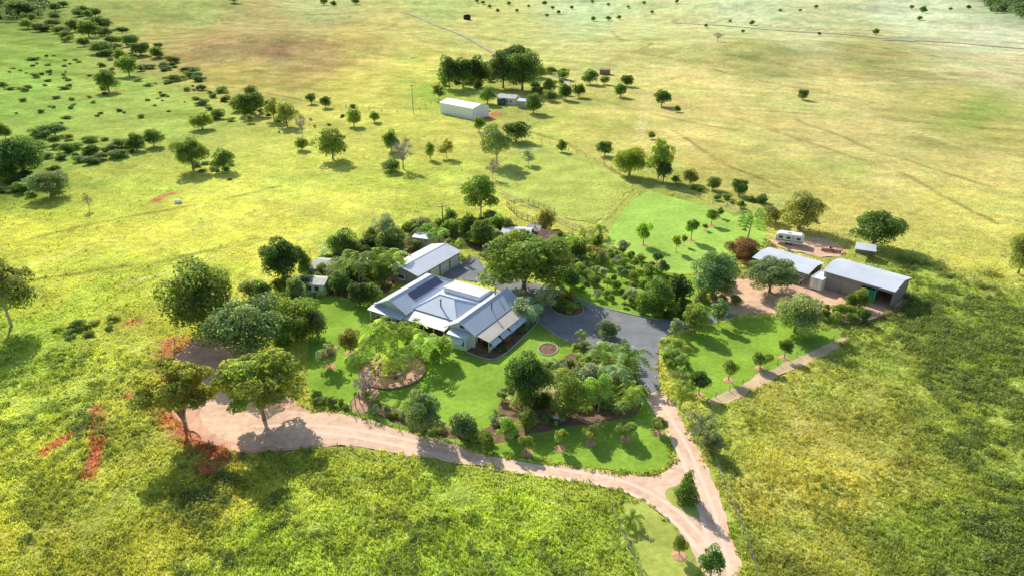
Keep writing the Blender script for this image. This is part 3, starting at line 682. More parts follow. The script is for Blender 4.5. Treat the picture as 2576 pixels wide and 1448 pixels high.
fill([(770,700),(850,640),(990,600),(1240,555),(1290,600),(1220,625),(1130,600),(1000,650),(1000,700),(955,765),(850,745),(770,760)],80,26,58,'DMLMGML','leafy shrub in the dense garden behind the house','shrubs in the dense rear garden',('round','round','palmlow','dense','palm'),.95,8,.55)
fill([(1385,755),(1425,740),(1465,775),(1440,792),(1400,788)],16,20,36,'MLOY','little shrub in the kerbed bed inside the driveway','shrubs in the kerbed driveway bed',('round','palmlow'),seed=9)
fill([(1668,850),(1710,860),(1745,1000),(1710,995),(1675,930)],20,26,46,'MLOYL','shrub on the right side of the driveway below the junction','shrubs beside the lower driveway',('round','palmlow'),seed=10)
fill([(2060,785),(2160,775),(2170,810),(2070,818)],12,28,48,'DML','leafy shrub on the lower rim of the shed yard','shrubs on the rim of the shed yard',asp=1,seed=11)
fill([(1600,765),(1720,780),(1740,805),(1600,795)],12,30,48,'MLYD','leafy shrub at the driveway side of the orchard','shrubs where the orchard meets the driveway',seed=12)
fill([(1820,640),(1900,625),(1915,665),(1840,690),(1800,690)],12,26,44,'RMOL','shrub beside the red-leaved bush left of the open shed','shrubs left of the open shed',('round','palmlow'),seed=13)
fill([(630,745),(760,700),(800,745),(780,860),(700,880),(640,830)],20,36,64,'DMGM','leafy bush among the big trees at the left of the garden','bushes among the big left garden trees',('round','dense'),.9,30,.6)
fill([(1730,700),(1860,680),(1880,710),(1850,770),(1760,780)],14,28,46,'MGLO','bush around the large blue-green tree','bushes around the blue-green tree',('round','palmlow'),seed=31)
fill([(0,180),(120,130),(330,180),(460,215),(540,240),(430,300),(200,310),(0,320)],80,8,28,'DMMD','low dark bush scattered on the green slope at upper left','low dark bushes on the green slope',('bush',),.45,14,.5)
fill([(20,30),(150,10),(300,70),(330,110),(200,120),(80,90)],34,16,56,'DDM','dark bush in the top left bush line','bushes of the top left bush line',('bush','dense'),.5,15,.35)
fill([(240,110),(330,100),(460,150),(440,180),(330,185),(230,150)],20,14,50,'DMD','dark bush in the middle part of the upper left bush line','bushes of the middle bush line',('bush','dense'),.5,45,.35)
fill([(400,165),(470,175),(600,240),(660,300),(540,310),(440,220)],28,14,50,'DM','bush along the pasture boundary gully','bushes along the boundary gully',('bush',),.5,16,.4)
fill([(90,330),(260,350),(420,345),(300,400),(180,430),(110,400)],30,20,60,'DMM','dark bush in the gully below the green slope','bushes in the lower gully',('bush','round'),.5,17,.4)
fill([(0,400),(170,440),(150,500),(0,490)],16,30,64,'DM','bush around the big dark tree at the left edge','bushes at the left edge gully',('bush',),.6,18,.5)
fill([(560,250),(700,240),(760,300),(620,320)],18,18,44,'DMO','bush around the tree clump on the pasture ridge','bushes on the pasture ridge',('bush','dense'),.7,19,.6)
fill([(1350,180),(1420,190),(1440,240),(1340,250)],14,22,38,'MYDL','garden bush around the upper farm','garden bushes of the upper farm',('round',),.7,20,.8)
fill([(1110,200),(1230,190),(1240,225),(1120,228)],10,30,46,'KD','dark bush filling in below the dense tree row of the upper farm','bushes under the upper farm tree row',('bush',),.8,33,.7)
fill([(460,420),(620,400),(600,470),(470,450)],8,18,40,'MD','low bush under the pair of round trees in the left pasture','low bushes under the tree pair',('bush',),.4,21,.8)
fill([(140,830),(290,800),(280,840),(150,870)],10,24,50,'ML','low green bush in the left pasture','low bushes in the left pasture',('bush',),.45,22,.6)
fill([(620,350),(960,240),(1000,260),(800,330)],8,10,20,'DM','tiny bush on the pasture ridge','tiny bushes on the pasture ridge',('bush',),.6,23,1)
fill([(1660,440),(1960,520),(2100,570),(1900,540),(1700,480)],14,14,36,'DMO','bush along the fence above the upper lawn','bushes along the upper lawn fence',('bush','dense'),.7,24,.7)
for px,py,w in [(590,8,30),(815,14,22),(840,17,18),(895,12,22),(1215,12,14),(1232,22,12),(1300,32,12),(1252,32,12),(1370,14,14),(1390,24,12),(1405,36,12),(1376,44,12),(1438,24,12),(1492,54,16),(1530,52,16),(1557,50,14),(1200,8,12),(1891,64,16),(2052,22,12),(2012,30,10),(2320,34,22),(2292,24,14),(2435,24,14),(2390,27,10),(1836,57,10),(1775,70,12),(1868,84,12),(2060,90,12),(2312,52,14),(1490,9,12),(1530,16,10),(1640,36,12),(1702,9,12),(2202,88,20),(1962,30,10),(1580,22,10),(1330,20,10),(1280,14,12),(1620,12,10)]:
    tree('dense',px,py,w,w*.75,'D','tiny dark tree dotted on the far pasture','tiny trees on the far pasture')
def woods(name,poly,n,size,label,seed):
    r=np.random.default_rng(seed); wp=[at(x,y)[:2] for x,y in poly]; xs=[p[0] for p in wp]; ys=[p[1] for p in wp]
    X=r.uniform(min(xs),max(xs),n*4); Y=r.uniform(min(ys),max(ys),n*4); k=inpoly(X,Y,wp); X=X[k][:n]; Y=Y[k][:n]; m_=40
    c=np.stack([X,Y,TER(X,Y)+size*.4],-1); s=size*(.6+.8*r.random(len(X)))
    d=unit(len(X)*m_); d[:,2]=np.abs(d[:,2])
    cc=np.repeat(c,m_,0)+d*np.repeat(s,m_)[:,None]*np.array([.6,.6,.8]); br=np.repeat(.7+.6*r.random(len(X)),m_)*r.uniform(.7,1.3,len(cc))
    V,Fq,T=leafgeo(cc,d+unit(len(cc))*.5,np.full(len(cc),size*.22),np.stack([br,br,br],-1))
    o=bpy.data.objects.new(name,npmesh(name,V,Fq,T,M['leaf'])); C.objects.link(o); o.color=(.14,.2,.11,1); tag(o,label,'woodland',kind='stuff')
woods('woodland',[(2420,-5),(2500,-10),(2700,-20),(2700,60),(2570,55),(2530,38),(2480,20)],900,9,'dark wood covering the slope in the top right corner',5)
woods('woodland',[(-60,0),(60,0),(140,16),(110,45),(-60,70)],300,6,'dark wood in the top left corner of the photo',6)

# ------------------------------------------------------------ rough vegetation
def masked(Xs,Ys,g_too=True,amp=2.0):
    wx=(fbm(Xs/1.1,Ys/1.1,2)-.5)*amp; wy=(fbm(Xs/1.1+30,Ys/1.1+12,2)-.5)*amp
    ok=np.ones(len(Xs),bool)
    for w in BARE: ok&=~inpoly(Xs+wx,Ys+wy,w)
    if g_too:
        for w in GRASSY: ok&=~inpoly(Xs,Ys,w)
    return ok
NW=140000
Xs=rng.uniform(-1,1,NW); Ys=60/np.tan(rng.uniform(math.atan(60/260.),math.atan(60/46.),NW)); Xs=Xs*(Ys*.95+30)
cc,RR=ground_col(Xs,Ys)
cl=sst((fbm(Xs/4.5+20,Ys/4.5+2,4)-.42)*6)
keep=masked(Xs,Ys)&(rng.random(NW)<np.clip((RR-.1)*1.2,0,.85)*cl)
X=Xs[keep];Y=Ys[keep];c0=cc[keep];r0=RR[keep]; n=len(X); m_=18
print('weeds',n)
s=(.22+.6*rng.random(n)**2.2)*(.5+.6*r0)
d=unit(n*m_); d[:,2]=np.abs(d[:,2]); S_=np.repeat(s,m_)[:,None]
ctr=np.repeat(np.stack([X,Y,np.full(n,.12)],-1),m_,0)+d*S_*np.array([.9,.9,.85])*(.5+.5*rng.random((n*m_,1)))
pk=rng.random((n,1)); gcol=np.where(pk<.25,np.array([[.27,.35,.11]]),np.where(pk<.4,np.array([[.44,.48,.16]]),c0*1.05))*rng.uniform(.75,1.25,(n,1))
tt=np.repeat(gcol,m_,0)*rng.uniform(.75,1.25,(n*m_,1))
V,Fq,T=leafgeo(ctr,d+unit(n*m_)*.8+np.array([0,0,.3]),(.06+.12*S_[:,0])*rng.uniform(.7,1.3,n*m_),tt)
o=bpy.data.objects.new('weeds',npmesh('weeds',V,Fq,T,M['weed'])); C.objects.link(o); tag(o,'tall green weeds growing thickly over the rough pasture','weeds',kind='stuff')
SC=[([(2260,740),(2450,755),(2640,790),(2640,1330),(2470,1250),(2360,1060),(2230,880)],.47,6000),([(2350,1250),(2640,1300),(2640,1500),(2400,1500)],.53,1100),([(0,900),(230,890),(400,1060),(330,1180),(100,1200),(-60,1150)],.58,700),([(350,1170),(850,1170),(900,1300),(600,1350),(380,1290)],.58,500),([(-60,1300),(500,1320),(1100,1290),(1500,1350),(1500,1500),(-60,1500)],.62,700),([(2350,640),(2600,710),(2600,760),(2280,735)],.52,700)]
PX=[];PY=[]
for poly,th,n in SC:
    wp=wpoly(poly); xs=[p[0] for p in wp]; ys=[p[1] for p in wp]
    X=rng.uniform(min(xs),max(xs),n*2); Y=rng.uniform(min(ys),max(ys),n*2)
    k=inpoly(X+(fbm(X/8,Y/8,2)-.5)*20,Y+(fbm(X/8+9,Y/8,2)-.5)*20,wp)&(fbm(X/4+3,Y/4+44,4)+.5*(fbm(X/1.5,Y/1.5,2)-.5)+.2*(rng.random(len(X))-.5)>th)
    X=X[k][:n];Y=Y[k][:n]; kk=masked(X,Y); PX.append(X[kk]); PY.append(Y[kk])
X=np.concatenate(PX);Y=np.concatenate(PY); n=len(X); m_=42; print('scrub',n)
s=(.3+.8*rng.random(n)**2)
d=unit(n*m_); d[:,2]=np.abs(d[:,2]); S_=np.repeat(s,m_)[:,None]
ctr=np.repeat(np.stack([X,Y,np.full(n,.15)],-1),m_,0)+d*S_*np.array([1.05,1.05,.95])*(.55+.5*rng.random((n*m_,1)))
cc,_r=ground_col(X,Y); pk=rng.random((n,1)); gcol=np.where(pk<.4,np.array([[.24,.32,.11]]),np.where(pk<.7,np.array([[.33,.4,.13]]),cc))*rng.uniform(.8,1.25,(n,1))
tt=np.repeat(gcol,m_,0)*rng.uniform(.7,1.3,(n*m_,1))
V,Fq,T=leafgeo(ctr,d+unit(n*m_)*.8+np.array([0,0,.3]),(.07+.09*S_[:,0])*rng.uniform(.7,1.3,n*m_),tt)
o=bpy.data.objects.new('scrub',npmesh('scrub',V,Fq,T,M['weed'])); C.objects.link(o); tag(o,'dark green scrub thickets merging into the long grass around the homestead','scrub',kind='stuff')
NG=220000
Xs=rng.uniform(-1,1,NG); Ys=60/np.tan(rng.uniform(math.atan(60/230.),math.atan(60/46.),NG)); Xs=Xs*(Ys*.95+30)
ok=masked(Xs,Ys,False)
Xs=Xs[ok];Ys=Ys[ok]; cc,RR=ground_col(Xs,Ys); n=len(Xs); m_=3
a_=rng.uniform(0,2*pi,n*m_); h_=np.repeat(.12+.3*rng.random(n)*(.6+RR),m_)*rng.uniform(.7,1.3,n*m_); wd=.04+.08*rng.random(n*m_)
b0=np.repeat(np.stack([Xs,Ys,np.full(n,.04)],-1),m_,0)+np.stack([rng.normal(0,.12,n*m_),rng.normal(0,.12,n*m_),np.zeros(n*m_)],-1)
sd=np.stack([np.cos(a_),np.sin(a_),a_*0],-1)*wd[:,None]; tp=np.stack([rng.normal(0,.14,n*m_),rng.normal(0,.14,n*m_),h_],-1)
V=np.stack([b0-sd,b0+sd,b0+tp],1).reshape(-1,3); tt=np.repeat(np.repeat(cc*1.15,m_,0)*rng.uniform(.75,1.35,(n*m_,1)),3,0)
o=bpy.data.objects.new('grass',npmesh('grass',V,np.arange(3*n*m_).reshape(-1,3),tt,M['grassblade'])); C.objects.link(o); tag(o,'tufted yellow-green pasture grass','grass',kind='stuff')

# ------------------------------------------------------------ buildings
def frame_window(par,x0,x1,z0,z1,y=None,x=None,gm='glass'):
    if y is not None:
        f=MB().box(x0-.08,x1+.08,y-.05,y+.02,z0-.08,z1+.08).build('window',M['white'],par); MB().box(x0,x1,y-.07,y-.052,z0,z1).build('pane',M[gm],f)
        MB().box(x0-.12,x1+.12,y-.14,y-.051,z0-.16,z0-.082).build('sill',M['white'],f)
    else:
        f=MB().box(x-.02,x+.05,x0-.08,x1+.08,z0-.08,z1+.08).build('window',M['white'],par); MB().box(x+.052,x+.07,x0,x1,z0,z1).build('pane',M[gm],f)
        MB().box(x+.051,x+.14,x0-.12,x1+.12,z0-.16,z0-.082).build('sill',M['white'],f)
    return f
TH=radians(-31)
H=empty('farmhouse',(-25.4,112.1,0),TH,'large white weatherboard homestead with blue-grey hipped and gabled roofs and solar panels','house')
wl=MB()
wl.box(.6,6.9,1.2,15,0,3.15).box(6.9,16.6,3.2,14.7,0,3.2).box(16.6,21.8,.8,15,0,3.05)
wl.box(17.6,21.0,-.9,.8,0,2.8)
wl.add([(.6,1.2,3.15),(6.9,1.2,3.15),(3.75,1.2,4.9)],[(0,1,2)]); wl.add([(16.6,.8,3.05),(21.8,.8,3.05),(19.2,.8,4.7)],[(0,1,2)])
wl.build('wall',M['whitewall'],H)
MB().box(-.3,7.2,-.9,1.2,.0,.35).box(6.9,16.6,.2,3.2,.0,.33).box(21.8,24.7,.6,11.6,.0,.33).build('veranda_floor',M['timber'],H)
r=MB().slab([(3.75,.2,5.15),(3.75,12.6,5.15),(-.3,16,3.1),(-.3,.2,3.1)]).slab([(7.5,.2,3.1),(7.8,15.9,3.1),(3.75,12.6,5.15),(3.75,.2,5.15)]).slab([(3.75,12.61,5.14),(7.79,15.95,3.09),(-.29,16.05,3.09)]).build('roof',M['roofx'],H,label='blue-grey gabled roof of the left wing')
MB().tube((3.75,.15,5.18),(3.75,12.6,5.18),.1,.1,5).tube((3.75,12.6,5.18),(-.3,16,3.14),.08,.08,5).tube((3.75,12.6,5.18),(7.75,15.9,3.14),.08,.08,5).build('ridge_cap',M['white'],r)
MB().slab([(3.75,.1,5.12),(3.75,.19,5.12),(-.4,.19,3.05),(-.4,.1,3.05)],.22).slab([(7.6,.1,3.05),(7.6,.19,3.05),(3.75,.19,5.12),(3.75,.1,5.12)],.22).build('bargeboard',M['white'],r)
MB().slab([(-.6,-1.2,2.55),(7.2,-1.2,2.55),(7.2,1.1,3.02),(-.6,1.1,3.02)]).build('veranda_roof',M['roofy'],H)
for x in(-.2,2.3,4.8,7): MB().box(x-.06,x+.06,-1,-.88,.35,2.5).build('veranda_post',M['white'],H)
for k in range(9):
    y0=4.3+k*.98
    def sl(x): return 5.15-(x-3.75)*(2.05/3.9)+.1
    MB().slab([(4.5,y0,sl(4.5)),(6.15,y0,sl(6.15)),(6.15,y0+.93,sl(6.15)),(4.5,y0+.93,sl(4.5))],.05).build('solar_panel',M['panel'],H)
rc=MB().slab([(7.2,2.4,3.25),(16.9,2.4,3.25),(13.6,6.3,5.2),(10.4,6.3,5.2)]).slab([(16.9,2.4,3.25),(16.9,10.2,3.25),(13.6,6.3,5.2)]).slab([(16.9,10.2,3.25),(7.2,10.2,3.25),(10.4,6.3,5.2),(13.6,6.3,5.2)]).slab([(7.2,10.2,3.25),(7.2,2.4,3.25),(10.4,6.3,5.2)]).build('roof',M['roofy'],H,label='central hipped blue-grey roof')
MB().tube((10.4,6.3,5.22),(13.6,6.3,5.22),.1,.1,5).tube((10.4,6.3,5.22),(7.2,2.4,3.27),.08,.08,5).tube((13.6,6.3,5.22),(16.9,2.4,3.27),.08,.08,5).tube((13.6,6.3,5.22),(16.9,10.2,3.27),.08,.08,5).tube((10.4,6.3,5.22),(7.2,10.2,3.27),.08,.08,5).build('ridge_cap',M['steelblue'],rc)
MB().slab([(7.9,10.6,4.35),(16.2,10.6,4.35),(16.2,14.9,4.05),(7.9,14.9,4.05)],.16).build('roof',M['roofwhite'],H,label='flat cream-white rear roof')
MB().slab([(7.4,9.2,3.5),(17,9.2,3.5),(17,15.8,3.4),(7.4,15.8,3.4)],.1).build('roof',M['roofy'],H,label='low rear roof around the cream-white roof')
MB().box(8.0,16.1,10.7,14.8,3.4,4.02).build('clerestory',M['white'],H)
rw=MB().slab([(19.2,.1,4.95),(19.2,15.6,4.95),(16,15.6,3.1),(16,.1,3.1)]).slab([(22.4,.1,3.1),(22.4,15.6,3.1),(19.2,15.6,4.95),(19.2,.1,4.95)]).build('roof',M['roofx'],H,label='blue-grey gabled roof of the right wing')
MB().tube((19.2,.05,4.98),(19.2,15.6,4.98),.1,.1,5).build('ridge_cap',M['white'],rw)
MB().slab([(19.2,.0,4.92),(19.2,.09,4.92),(15.9,.09,3.05),(15.9,.0,3.05)],.22).slab([(22.5,.0,3.05),(22.5,.09,3.05),(19.2,.09,4.92),(19.2,.0,4.92)],.22).build('bargeboard',M['white'],rw)
MB().slab([(17.3,-1.3,2.75),(21.3,-1.3,2.75),(21.3,.2,3.1),(17.3,.2,3.1)]).build('bay_roof',M['roofy'],H)
MB().slab([(7.0,-.5,2.45),(16.2,-.5,2.45),(16.2,2.5,3.05),(7.0,2.5,3.05)]).build('veranda_roof',M['rooftany'],H,label='pale front veranda roof')
for x in(7.2,9.4,11.6,13.8,16): MB().box(x-.06,x+.06,-.35,-.23,.0,2.45).build('veranda_post',M['white'],H)
MB().box(7.2,16,-.31,-.27,.9,1.0).box(7.2,16,-.31,-.27,.45,.52).build('railing',M['white'],H)
MB().slab([(22.0,.3,3.05),(25.0,.3,2.45),(25.0,12,2.45),(22.0,12,3.05)]).build('veranda_roof',M['rooftan'],H,label='tan side veranda roof')
for y in(.7,3.4,6.1,8.8,11.5): MB().box(24.6,24.72,y-.06,y+.06,0,2.42).build('veranda_post',M['white'],H)
MB().box(24.6,24.66,.7,11.5,.33,1.15).build('balustrade',M['whitewall'],H)
for y0 in(.6,3.6,6.6,9.2):
    MB().slab([(24.8,y0,2.35),(25.8,y0,1.75),(25.8,y0+2.5,1.75),(24.8,y0+2.5,2.35)],.05).build('awning',M['steelblue'],H)
for x0,x1 in((17.9,19.1),(19.5,20.7)):
    frame_window(H,x0,x1,1.0,2.1,y=-.9)
MB().slab([(17.8,-2.0,1.75),(20.8,-2.0,1.75),(20.8,-.95,2.4),(17.8,-.95,2.4)],.05).build('awning',M['steelblue'],H)
for x0 in(1.2,4.6): frame_window(H,x0,x0+1.4,1.1,2.3,y=1.2)
for x0 in(7.8,10,14): frame_window(H,x0,x0+1.4,1.1,2.3,y=3.2)
frame_window(H,18.7,19.7,3.3,3.9,y=.8)
for y0 in(1.5,4.5,7.5,12.5): frame_window(H,y0,y0+1.5,1.1,2.3,x=21.8)
d=MB().box(12.2,13.2,3.12,3.2,.33,2.4).build('door',M['timber'],H); MB().box(12.3,12.36,3.06,3.12,1.2,1.35).build('handle',M['wire'],d)
for x,y,z in((12.2,4.2,4.2),(18.6,12.4,4.6),(20.6,8,4.2)):
    f=MB().tube((x,y,z-.3),(x,y,z+1.25),.13,.13,8).build('flue',M['wire'],H); MB().tube((x,y,z+1.3),(x,y,z+1.45),.22,.08,8).build('cowl',M['wire'],f)
MB().box(23.5,25.4,12.1,14,0,2.2).build('lean_to',M['greywall'],H)

G=empty('garage',(-25.5,129.4,0),TH,'long grey garage with zinc gable roof and roller doors behind the house','garage')
MB().box(0,7.5,0,14.6,0,2.9).add([(0,0,2.9),(7.5,0,2.9),(3.75,0,3.9)],[(0,1,2)]).build('wall',M['shedwall'],G)
r=MB().slab([(3.75,-.4,4.0),(3.75,15,4.0),(-.4,15,2.95),(-.4,-.4,2.95)]).slab([(7.9,-.4,2.95),(7.9,15,2.95),(3.75,15,4.0),(3.75,-.4,4.0)]).build('roof',M['zincy'],G)
MB().tube((3.75,-.4,4.02),(3.75,15,4.02),.08,.08,5).build('ridge_cap',M['zinc'],r)
for k in range(4):
    MB().box(7.5,7.56,.8+k*3.5,.8+k*3.5+2.8,0,2.4).build('roller_door',M['rollerl'],G)
frame_window(G,2.5,4,1.2,2.1,y=0)
def simple_shed(name,label,cat,px,py,rot,L_,D_,h,rm,wm,rise=.8,wins=0,door=True):
    p=at(px,py); o=empty(name,p,radians(rot),label,cat)
    MB().box(0,L_,0,D_,-.2,h).add([(0,0,h),(0,D_,h),(0,D_/2,h+rise)],[(0,1,2)]).add([(L_,0,h),(L_,D_,h),(L_,D_/2,h+rise)],[(0,1,2)]).build('wall',M[wm],o)
    e=.3; s_=rise/(D_/2)
    MB().slab([(-e,-e,h-e*s_+.1),(L_+e,-e,h-e*s_+.1),(L_+e,D_/2,h+rise+.1),(-e,D_/2,h+rise+.1)]).slab([(-e,D_/2,h+rise+.1),(L_+e,D_/2,h+rise+.1),(L_+e,D_+e,h-e*s_+.1),(-e,D_+e,h-e*s_+.1)]).build('roof',M[rm],o)
    for k in range(wins):
        x0=.6+k*(L_-1)/max(1,wins); frame_window(o,x0,x0+.9,1.1,min(2.0,h-.3),y=0)
    if door: MB().box(L_,L_+.05,D_*.35,D_*.35+1,0,2).build('door',M['roller'],o)
    return o
simple_shed('outbuilding','little white outbuilding with windows at the rear of the garden, left of the house','shed',750,740,-8,5.6,3.6,2.5,'oldzinc','whitewall',.5,3)
simple_shed('outbuilding','outbuilding with weathered tan-grey iron roof behind the little white one','shed',785,702,-15,6.5,5.5,2.6,'oldzinc','cream',.9,0)
simple_shed('outbuilding','small pale green-grey roofed shed among trees left of the garage','shed',880,685,-8,4.6,3,2.4,'zinc','greywall',.4,0)
simple_shed('outbuilding','small roof partly hidden behind the left end of the garage','shed',960,660,-31,4,4,2.5,'oldzinc','shedwall',.4,0)
simple_shed('outbuilding','pale metal shed behind the far end of the garage','shed',1042,622,-20,5.5,4.5,2.6,'zinc','cream',.5,0)
simple_shed('outbuilding','white-roofed shed behind the big spreading tree','shed',1262,612,-12,6.5,5,2.5,'roofwhite','cream',.6,0)
simple_shed('cottage','small cottage with steep rusty iron roof behind the big spreading tree','shed',1352,618,-30,4,4,2.0,'rust','cream',1.5,0)
simple_shed('outbuilding','small pale lean-to between the cottage and the white-roofed shed','shed',1325,600,-25,3,3,2.4,'oldzinc','rust',.8,0)
S1=empty('machinery_shed',(63,125.6,0),radians(-45.7),'large grey-brown machinery shed with two roller doors and open bays in the dirt yard','shed')
Lb,Db,hb=13.2,8.6,3.9
MB().box(0,Lb,Db-.12,Db,0,hb).box(0,.12,0,Db-.12,0,hb).box(Lb-.12,Lb,0,Db-.12,0,hb).box(.12,7.3,0,.12,2.9,hb).box(7.3,Lb-.12,0,.12,3.3,hb).box(.12,.5,0,.12,0,2.9).box(3.3,3.9,0,.12,0,2.9).box(6.7,7.3,0,.12,0,2.9).build('wall',M['shedwall'],S1)
MB().add([(Lb,0,hb),(Lb,Db,hb),(Lb,Db/2,hb+.9)],[(0,1,2)]).add([(0,0,hb),(0,Db,hb),(0,Db/2,hb+.9)],[(0,1,2)]).build('gable',M['shedwall'],S1)
MB().slab([(-.3,-.3,hb+.05),(Lb+.3,-.3,hb+.05),(Lb+.3,Db/2,hb+1.0),(-.3,Db/2,hb+1.0)]).slab([(-.3,Db/2,hb+1.0),(Lb+.3,Db/2,hb+1.0),(Lb+.3,Db+.3,hb+.05),(-.3,Db+.3,hb+.05)]).build('roof',M['zinc'],S1)
for x0,x1 in((.5,3.3),(3.9,6.7)): MB().box(x0,x1,.03,.1,0,2.9).build('roller_door',M['roller'],S1)
MB().box(10,10.15,.0,.15,0,3.3).build('post',M['shedwall'],S1)
MB().box(7.3,7.4,.12,Db-.12,0,hb).build('partition',M['shedwall'],S1)
def container(loc,rot,L_,mt,label):
    o=empty('shipping_container',loc,rot,label,'container'); W2=2.4
    MB().box(.1,L_-.1,.1,W2-.1,.12,2.5).build('body',M[mt],o)
    f=MB()
    for x in(0,L_-.15):
        for y in(0,W2-.15): f.box(x,x+.15,y,y+.15,0,2.6)
    for y in(0,W2-.15): f.box(.15,L_-.15,y,y+.15,2.45,2.6).box(.15,L_-.15,y,y+.15,0,.15)
    for x in(0,L_-.15): f.box(x,x+.15,.15,W2-.15,2.45,2.6)
    f.build('frame',M[mt],o)
    dd=MB().box(-.04,.0,.18,1.15,.15,2.42).build('door',M[mt],o); MB().tube((-.07,.9,.2),(-.07,.9,2.4),.025,.025,5).build('lock_rod',M['wire'],dd)
    dd=MB().box(-.04,.0,1.22,2.2,.15,2.42).build('door',M[mt],o); MB().tube((-.07,1.5,.2),(-.07,1.5,2.4),.025,.025,5).build('lock_rod',M['wire'],dd)
def loc(o,x,y): 
    a_=o.rotation_euler[2]; return (o.location[0]+x*cos(a_)-y*sin(a_),o.location[1]+x*sin(a_)+y*cos(a_),.13)
container(loc(S1,7.6,.3),radians(-45.7),2.35,'green','bright green container inside the machinery shed bay')
S2=empty('open_shed',(52.2,135.2,0),radians(-45),'open-sided shed with light grey roof and a car parked under it','shed')
MB().box(0,11.5,7,7.12,0,2.9).box(0,.12,0,7,0,2.8).build('wall',M['shedwall'],S2)
MB().slab([(-.4,-.5,2.75),(11.9,-.5,2.75),(11.9,3.6,3.4),(-.4,3.6,3.4)]).slab([(-.4,3.6,3.4),(11.9,3.6,3.4),(11.9,7.5,2.9),(-.4,7.5,2.9)]).build('roof',M['zinc'],S2)
for x in(2.9,5.8,8.7,11.5): MB().box(x-.07,x+.07,-.07,.07,0,2.75).build('post',M['postgrey'],S2)
container(loc(S2,15.1,-1.2),radians(-45+90),4.6,'white','white shipping container between the two big sheds')
def car(loc_,rot,label,col='white'):
    o=empty('car',loc_,rot,label,'car')
    prof=[(0,.35),(.05,.75),(.9,.85),(1.5,1.38),(3.2,1.42),(3.9,.95),(4.3,.9),(4.35,.4)]
    V=[(x,y,z) for y in(-.85,.85) for x,z in prof]; n=len(prof)
    MB().add(V,[tuple(range(n)),tuple(range(2*n-1,n-1,-1))]+[(i,(i+1)%n,(i+1)%n+n,i+n) for i in range(n)]).build('body',M[col],o)
    MB().add([(.98,-.75,.9),(.98,.75,.9),(1.47,.68,1.34),(1.47,-.68,1.34)],[(0,1,2,3)]).build('windscreen',M['glass'],o).location=(-.03,0,.03)
    for sg in(-1,1): MB().box(1.4,3.2,sg*.86-.005,sg*.86+.005,.92,1.28).build('side_window',M['glass'],o); MB().box(-.02,.05,sg*.6-.15,sg*.6+.15,.58,.7).build('headlight',M['glass'],o)
    for x in(.85,3.5):
        for sg in(-1,1): w_=MB().tube((x,sg*.7,.33),(x,sg*.9,.33),.33,.33,14).build('wheel',M['blackpl'],o); MB().tube((x,sg*.895,.33),(x,sg*.915,.33),.18,.18,10).build('rim',M['wire'],w_)
car(loc(S2,9.8,-1.2),radians(45),'light-coloured car parked nose out under the open-sided shed')
p=at(1948,612); K=empty('caravan',(p[0],p[1],.06),radians(-25),'white caravan parked on the upper lawn behind the open shed','caravan')
pr=[(0,.9),(.15,.5),(6.0,.5),(6.2,1.0),(6.1,2.3),(5.6,2.65),(.7,2.65),(.15,2.1)]; n=len(pr)
MB().add([(x,y,z) for y in(0,2.3) for x,z in pr],[tuple(range(n)),tuple(range(2*n-1,n-1,-1))]+[(i,(i+1)%n,(i+1)%n+n,i+n) for i in range(n)]).build('body',M['white'],K)
for x in(.7,2.4,4.6): f=MB().box(x,x+.9,-.03,0.005,1.45,2.05).build('window',M['glass'],K)
MB().box(3.55,4.2,-.025,.005,.6,2.2).build('door',M['cream'],K)
MB().box(.2,6.1,-.02,.005,.95,1.15).build('stripe',M['glass'],K)
for x in(2.7,3.5):
    for y in(.1,2.1): MB().tube((x,y,.33),(x,y+.2,.33),.33,.33,12).build('wheel',M['blackpl'],K)
MB().tube((0,.4,.55),(-1.3,1.15,.5),.05,.05).tube((0,1.9,.55),(-1.3,1.15,.5),.05,.05).build('drawbar',M['wire'],K)
MB().box(2.4,3.1,.8,1.4,2.651,2.85).build('roof_vent',M['white'],K)
p=at(2150,648); K=empty('field_shelter',p,radians(-25),'small open shelter with pale flat roof beside the lone broad tree at right','shelter')
MB().slab([(-.3,-.3,2.2),(3.9,-.3,2.2),(3.9,3.2,2.6),(-.3,3.2,2.6)],.08).build('roof',M['zinc'],K)
for x in(0,3.6):
    for y in(0,2.9): MB().box(x,x+.1,y,y+.1,0,2.25).build('post',M['timber'],K)
MB().box(.1,3.6,2.9,2.98,0,2.2).build('wall',M['shedwall'],K)
p=at(2065,632); K=empty('farm_implement',p,radians(-20),'rusty brown farm implement with rails on the dirt beside the caravan','farm implement')
MB().box(0,4.5,0,.15,.7,.85).box(0,4.5,1.8,1.95,.7,.85).box(0,.15,.15,1.8,.7,.85).box(2.2,2.35,.15,1.8,.7,.85).box(4.35,4.5,.15,1.8,.7,.85).build('frame',M['rust'],K)
for k in range(7): MB().tube((.3+k*.6,-.1,.35),(.35+k*.6,.0,.35),.36,.36,10).build('disc',M['rust'],K)
for y in(.3,1.6): MB().tube((2.2,y,.4),(2.2,y+.2,.4),.4,.4,12).build('wheel',M['blackpl'],K)
MB().tube((-1.4,1,.6),(0,1,.75),.07,.07).build('drawbar',M['rust'],K)
def poly_wall(name,label,pts,h,t,mt,cat):
    o=empty(name,(0,0,0),0,label,cat); W_=[at(x,y) for x,y in pts]
    for a_,b_ in zip(W_[:-1],W_[1:]):
        L_=hypot(b_[0]-a_[0],b_[1]-a_[1]); an=math.atan2(b_[1]-a_[1],b_[0]-a_[0]); w_=MB().box(0,L_-.03,-t/2,t/2,-.1,h).build('sleeper_panel',M[mt],o); w_.location=(a_[0],a_[1],0); w_.rotation_euler=(0,0,an)
poly_wall('retaining_wall','dark timber sleeper wall along the lower rim of the shed yard',[(2110,816),(2150,815),(2190,808),(2230,795),(2262,780),(2280,762),(2292,745)],.6,.25,'timber','wall')
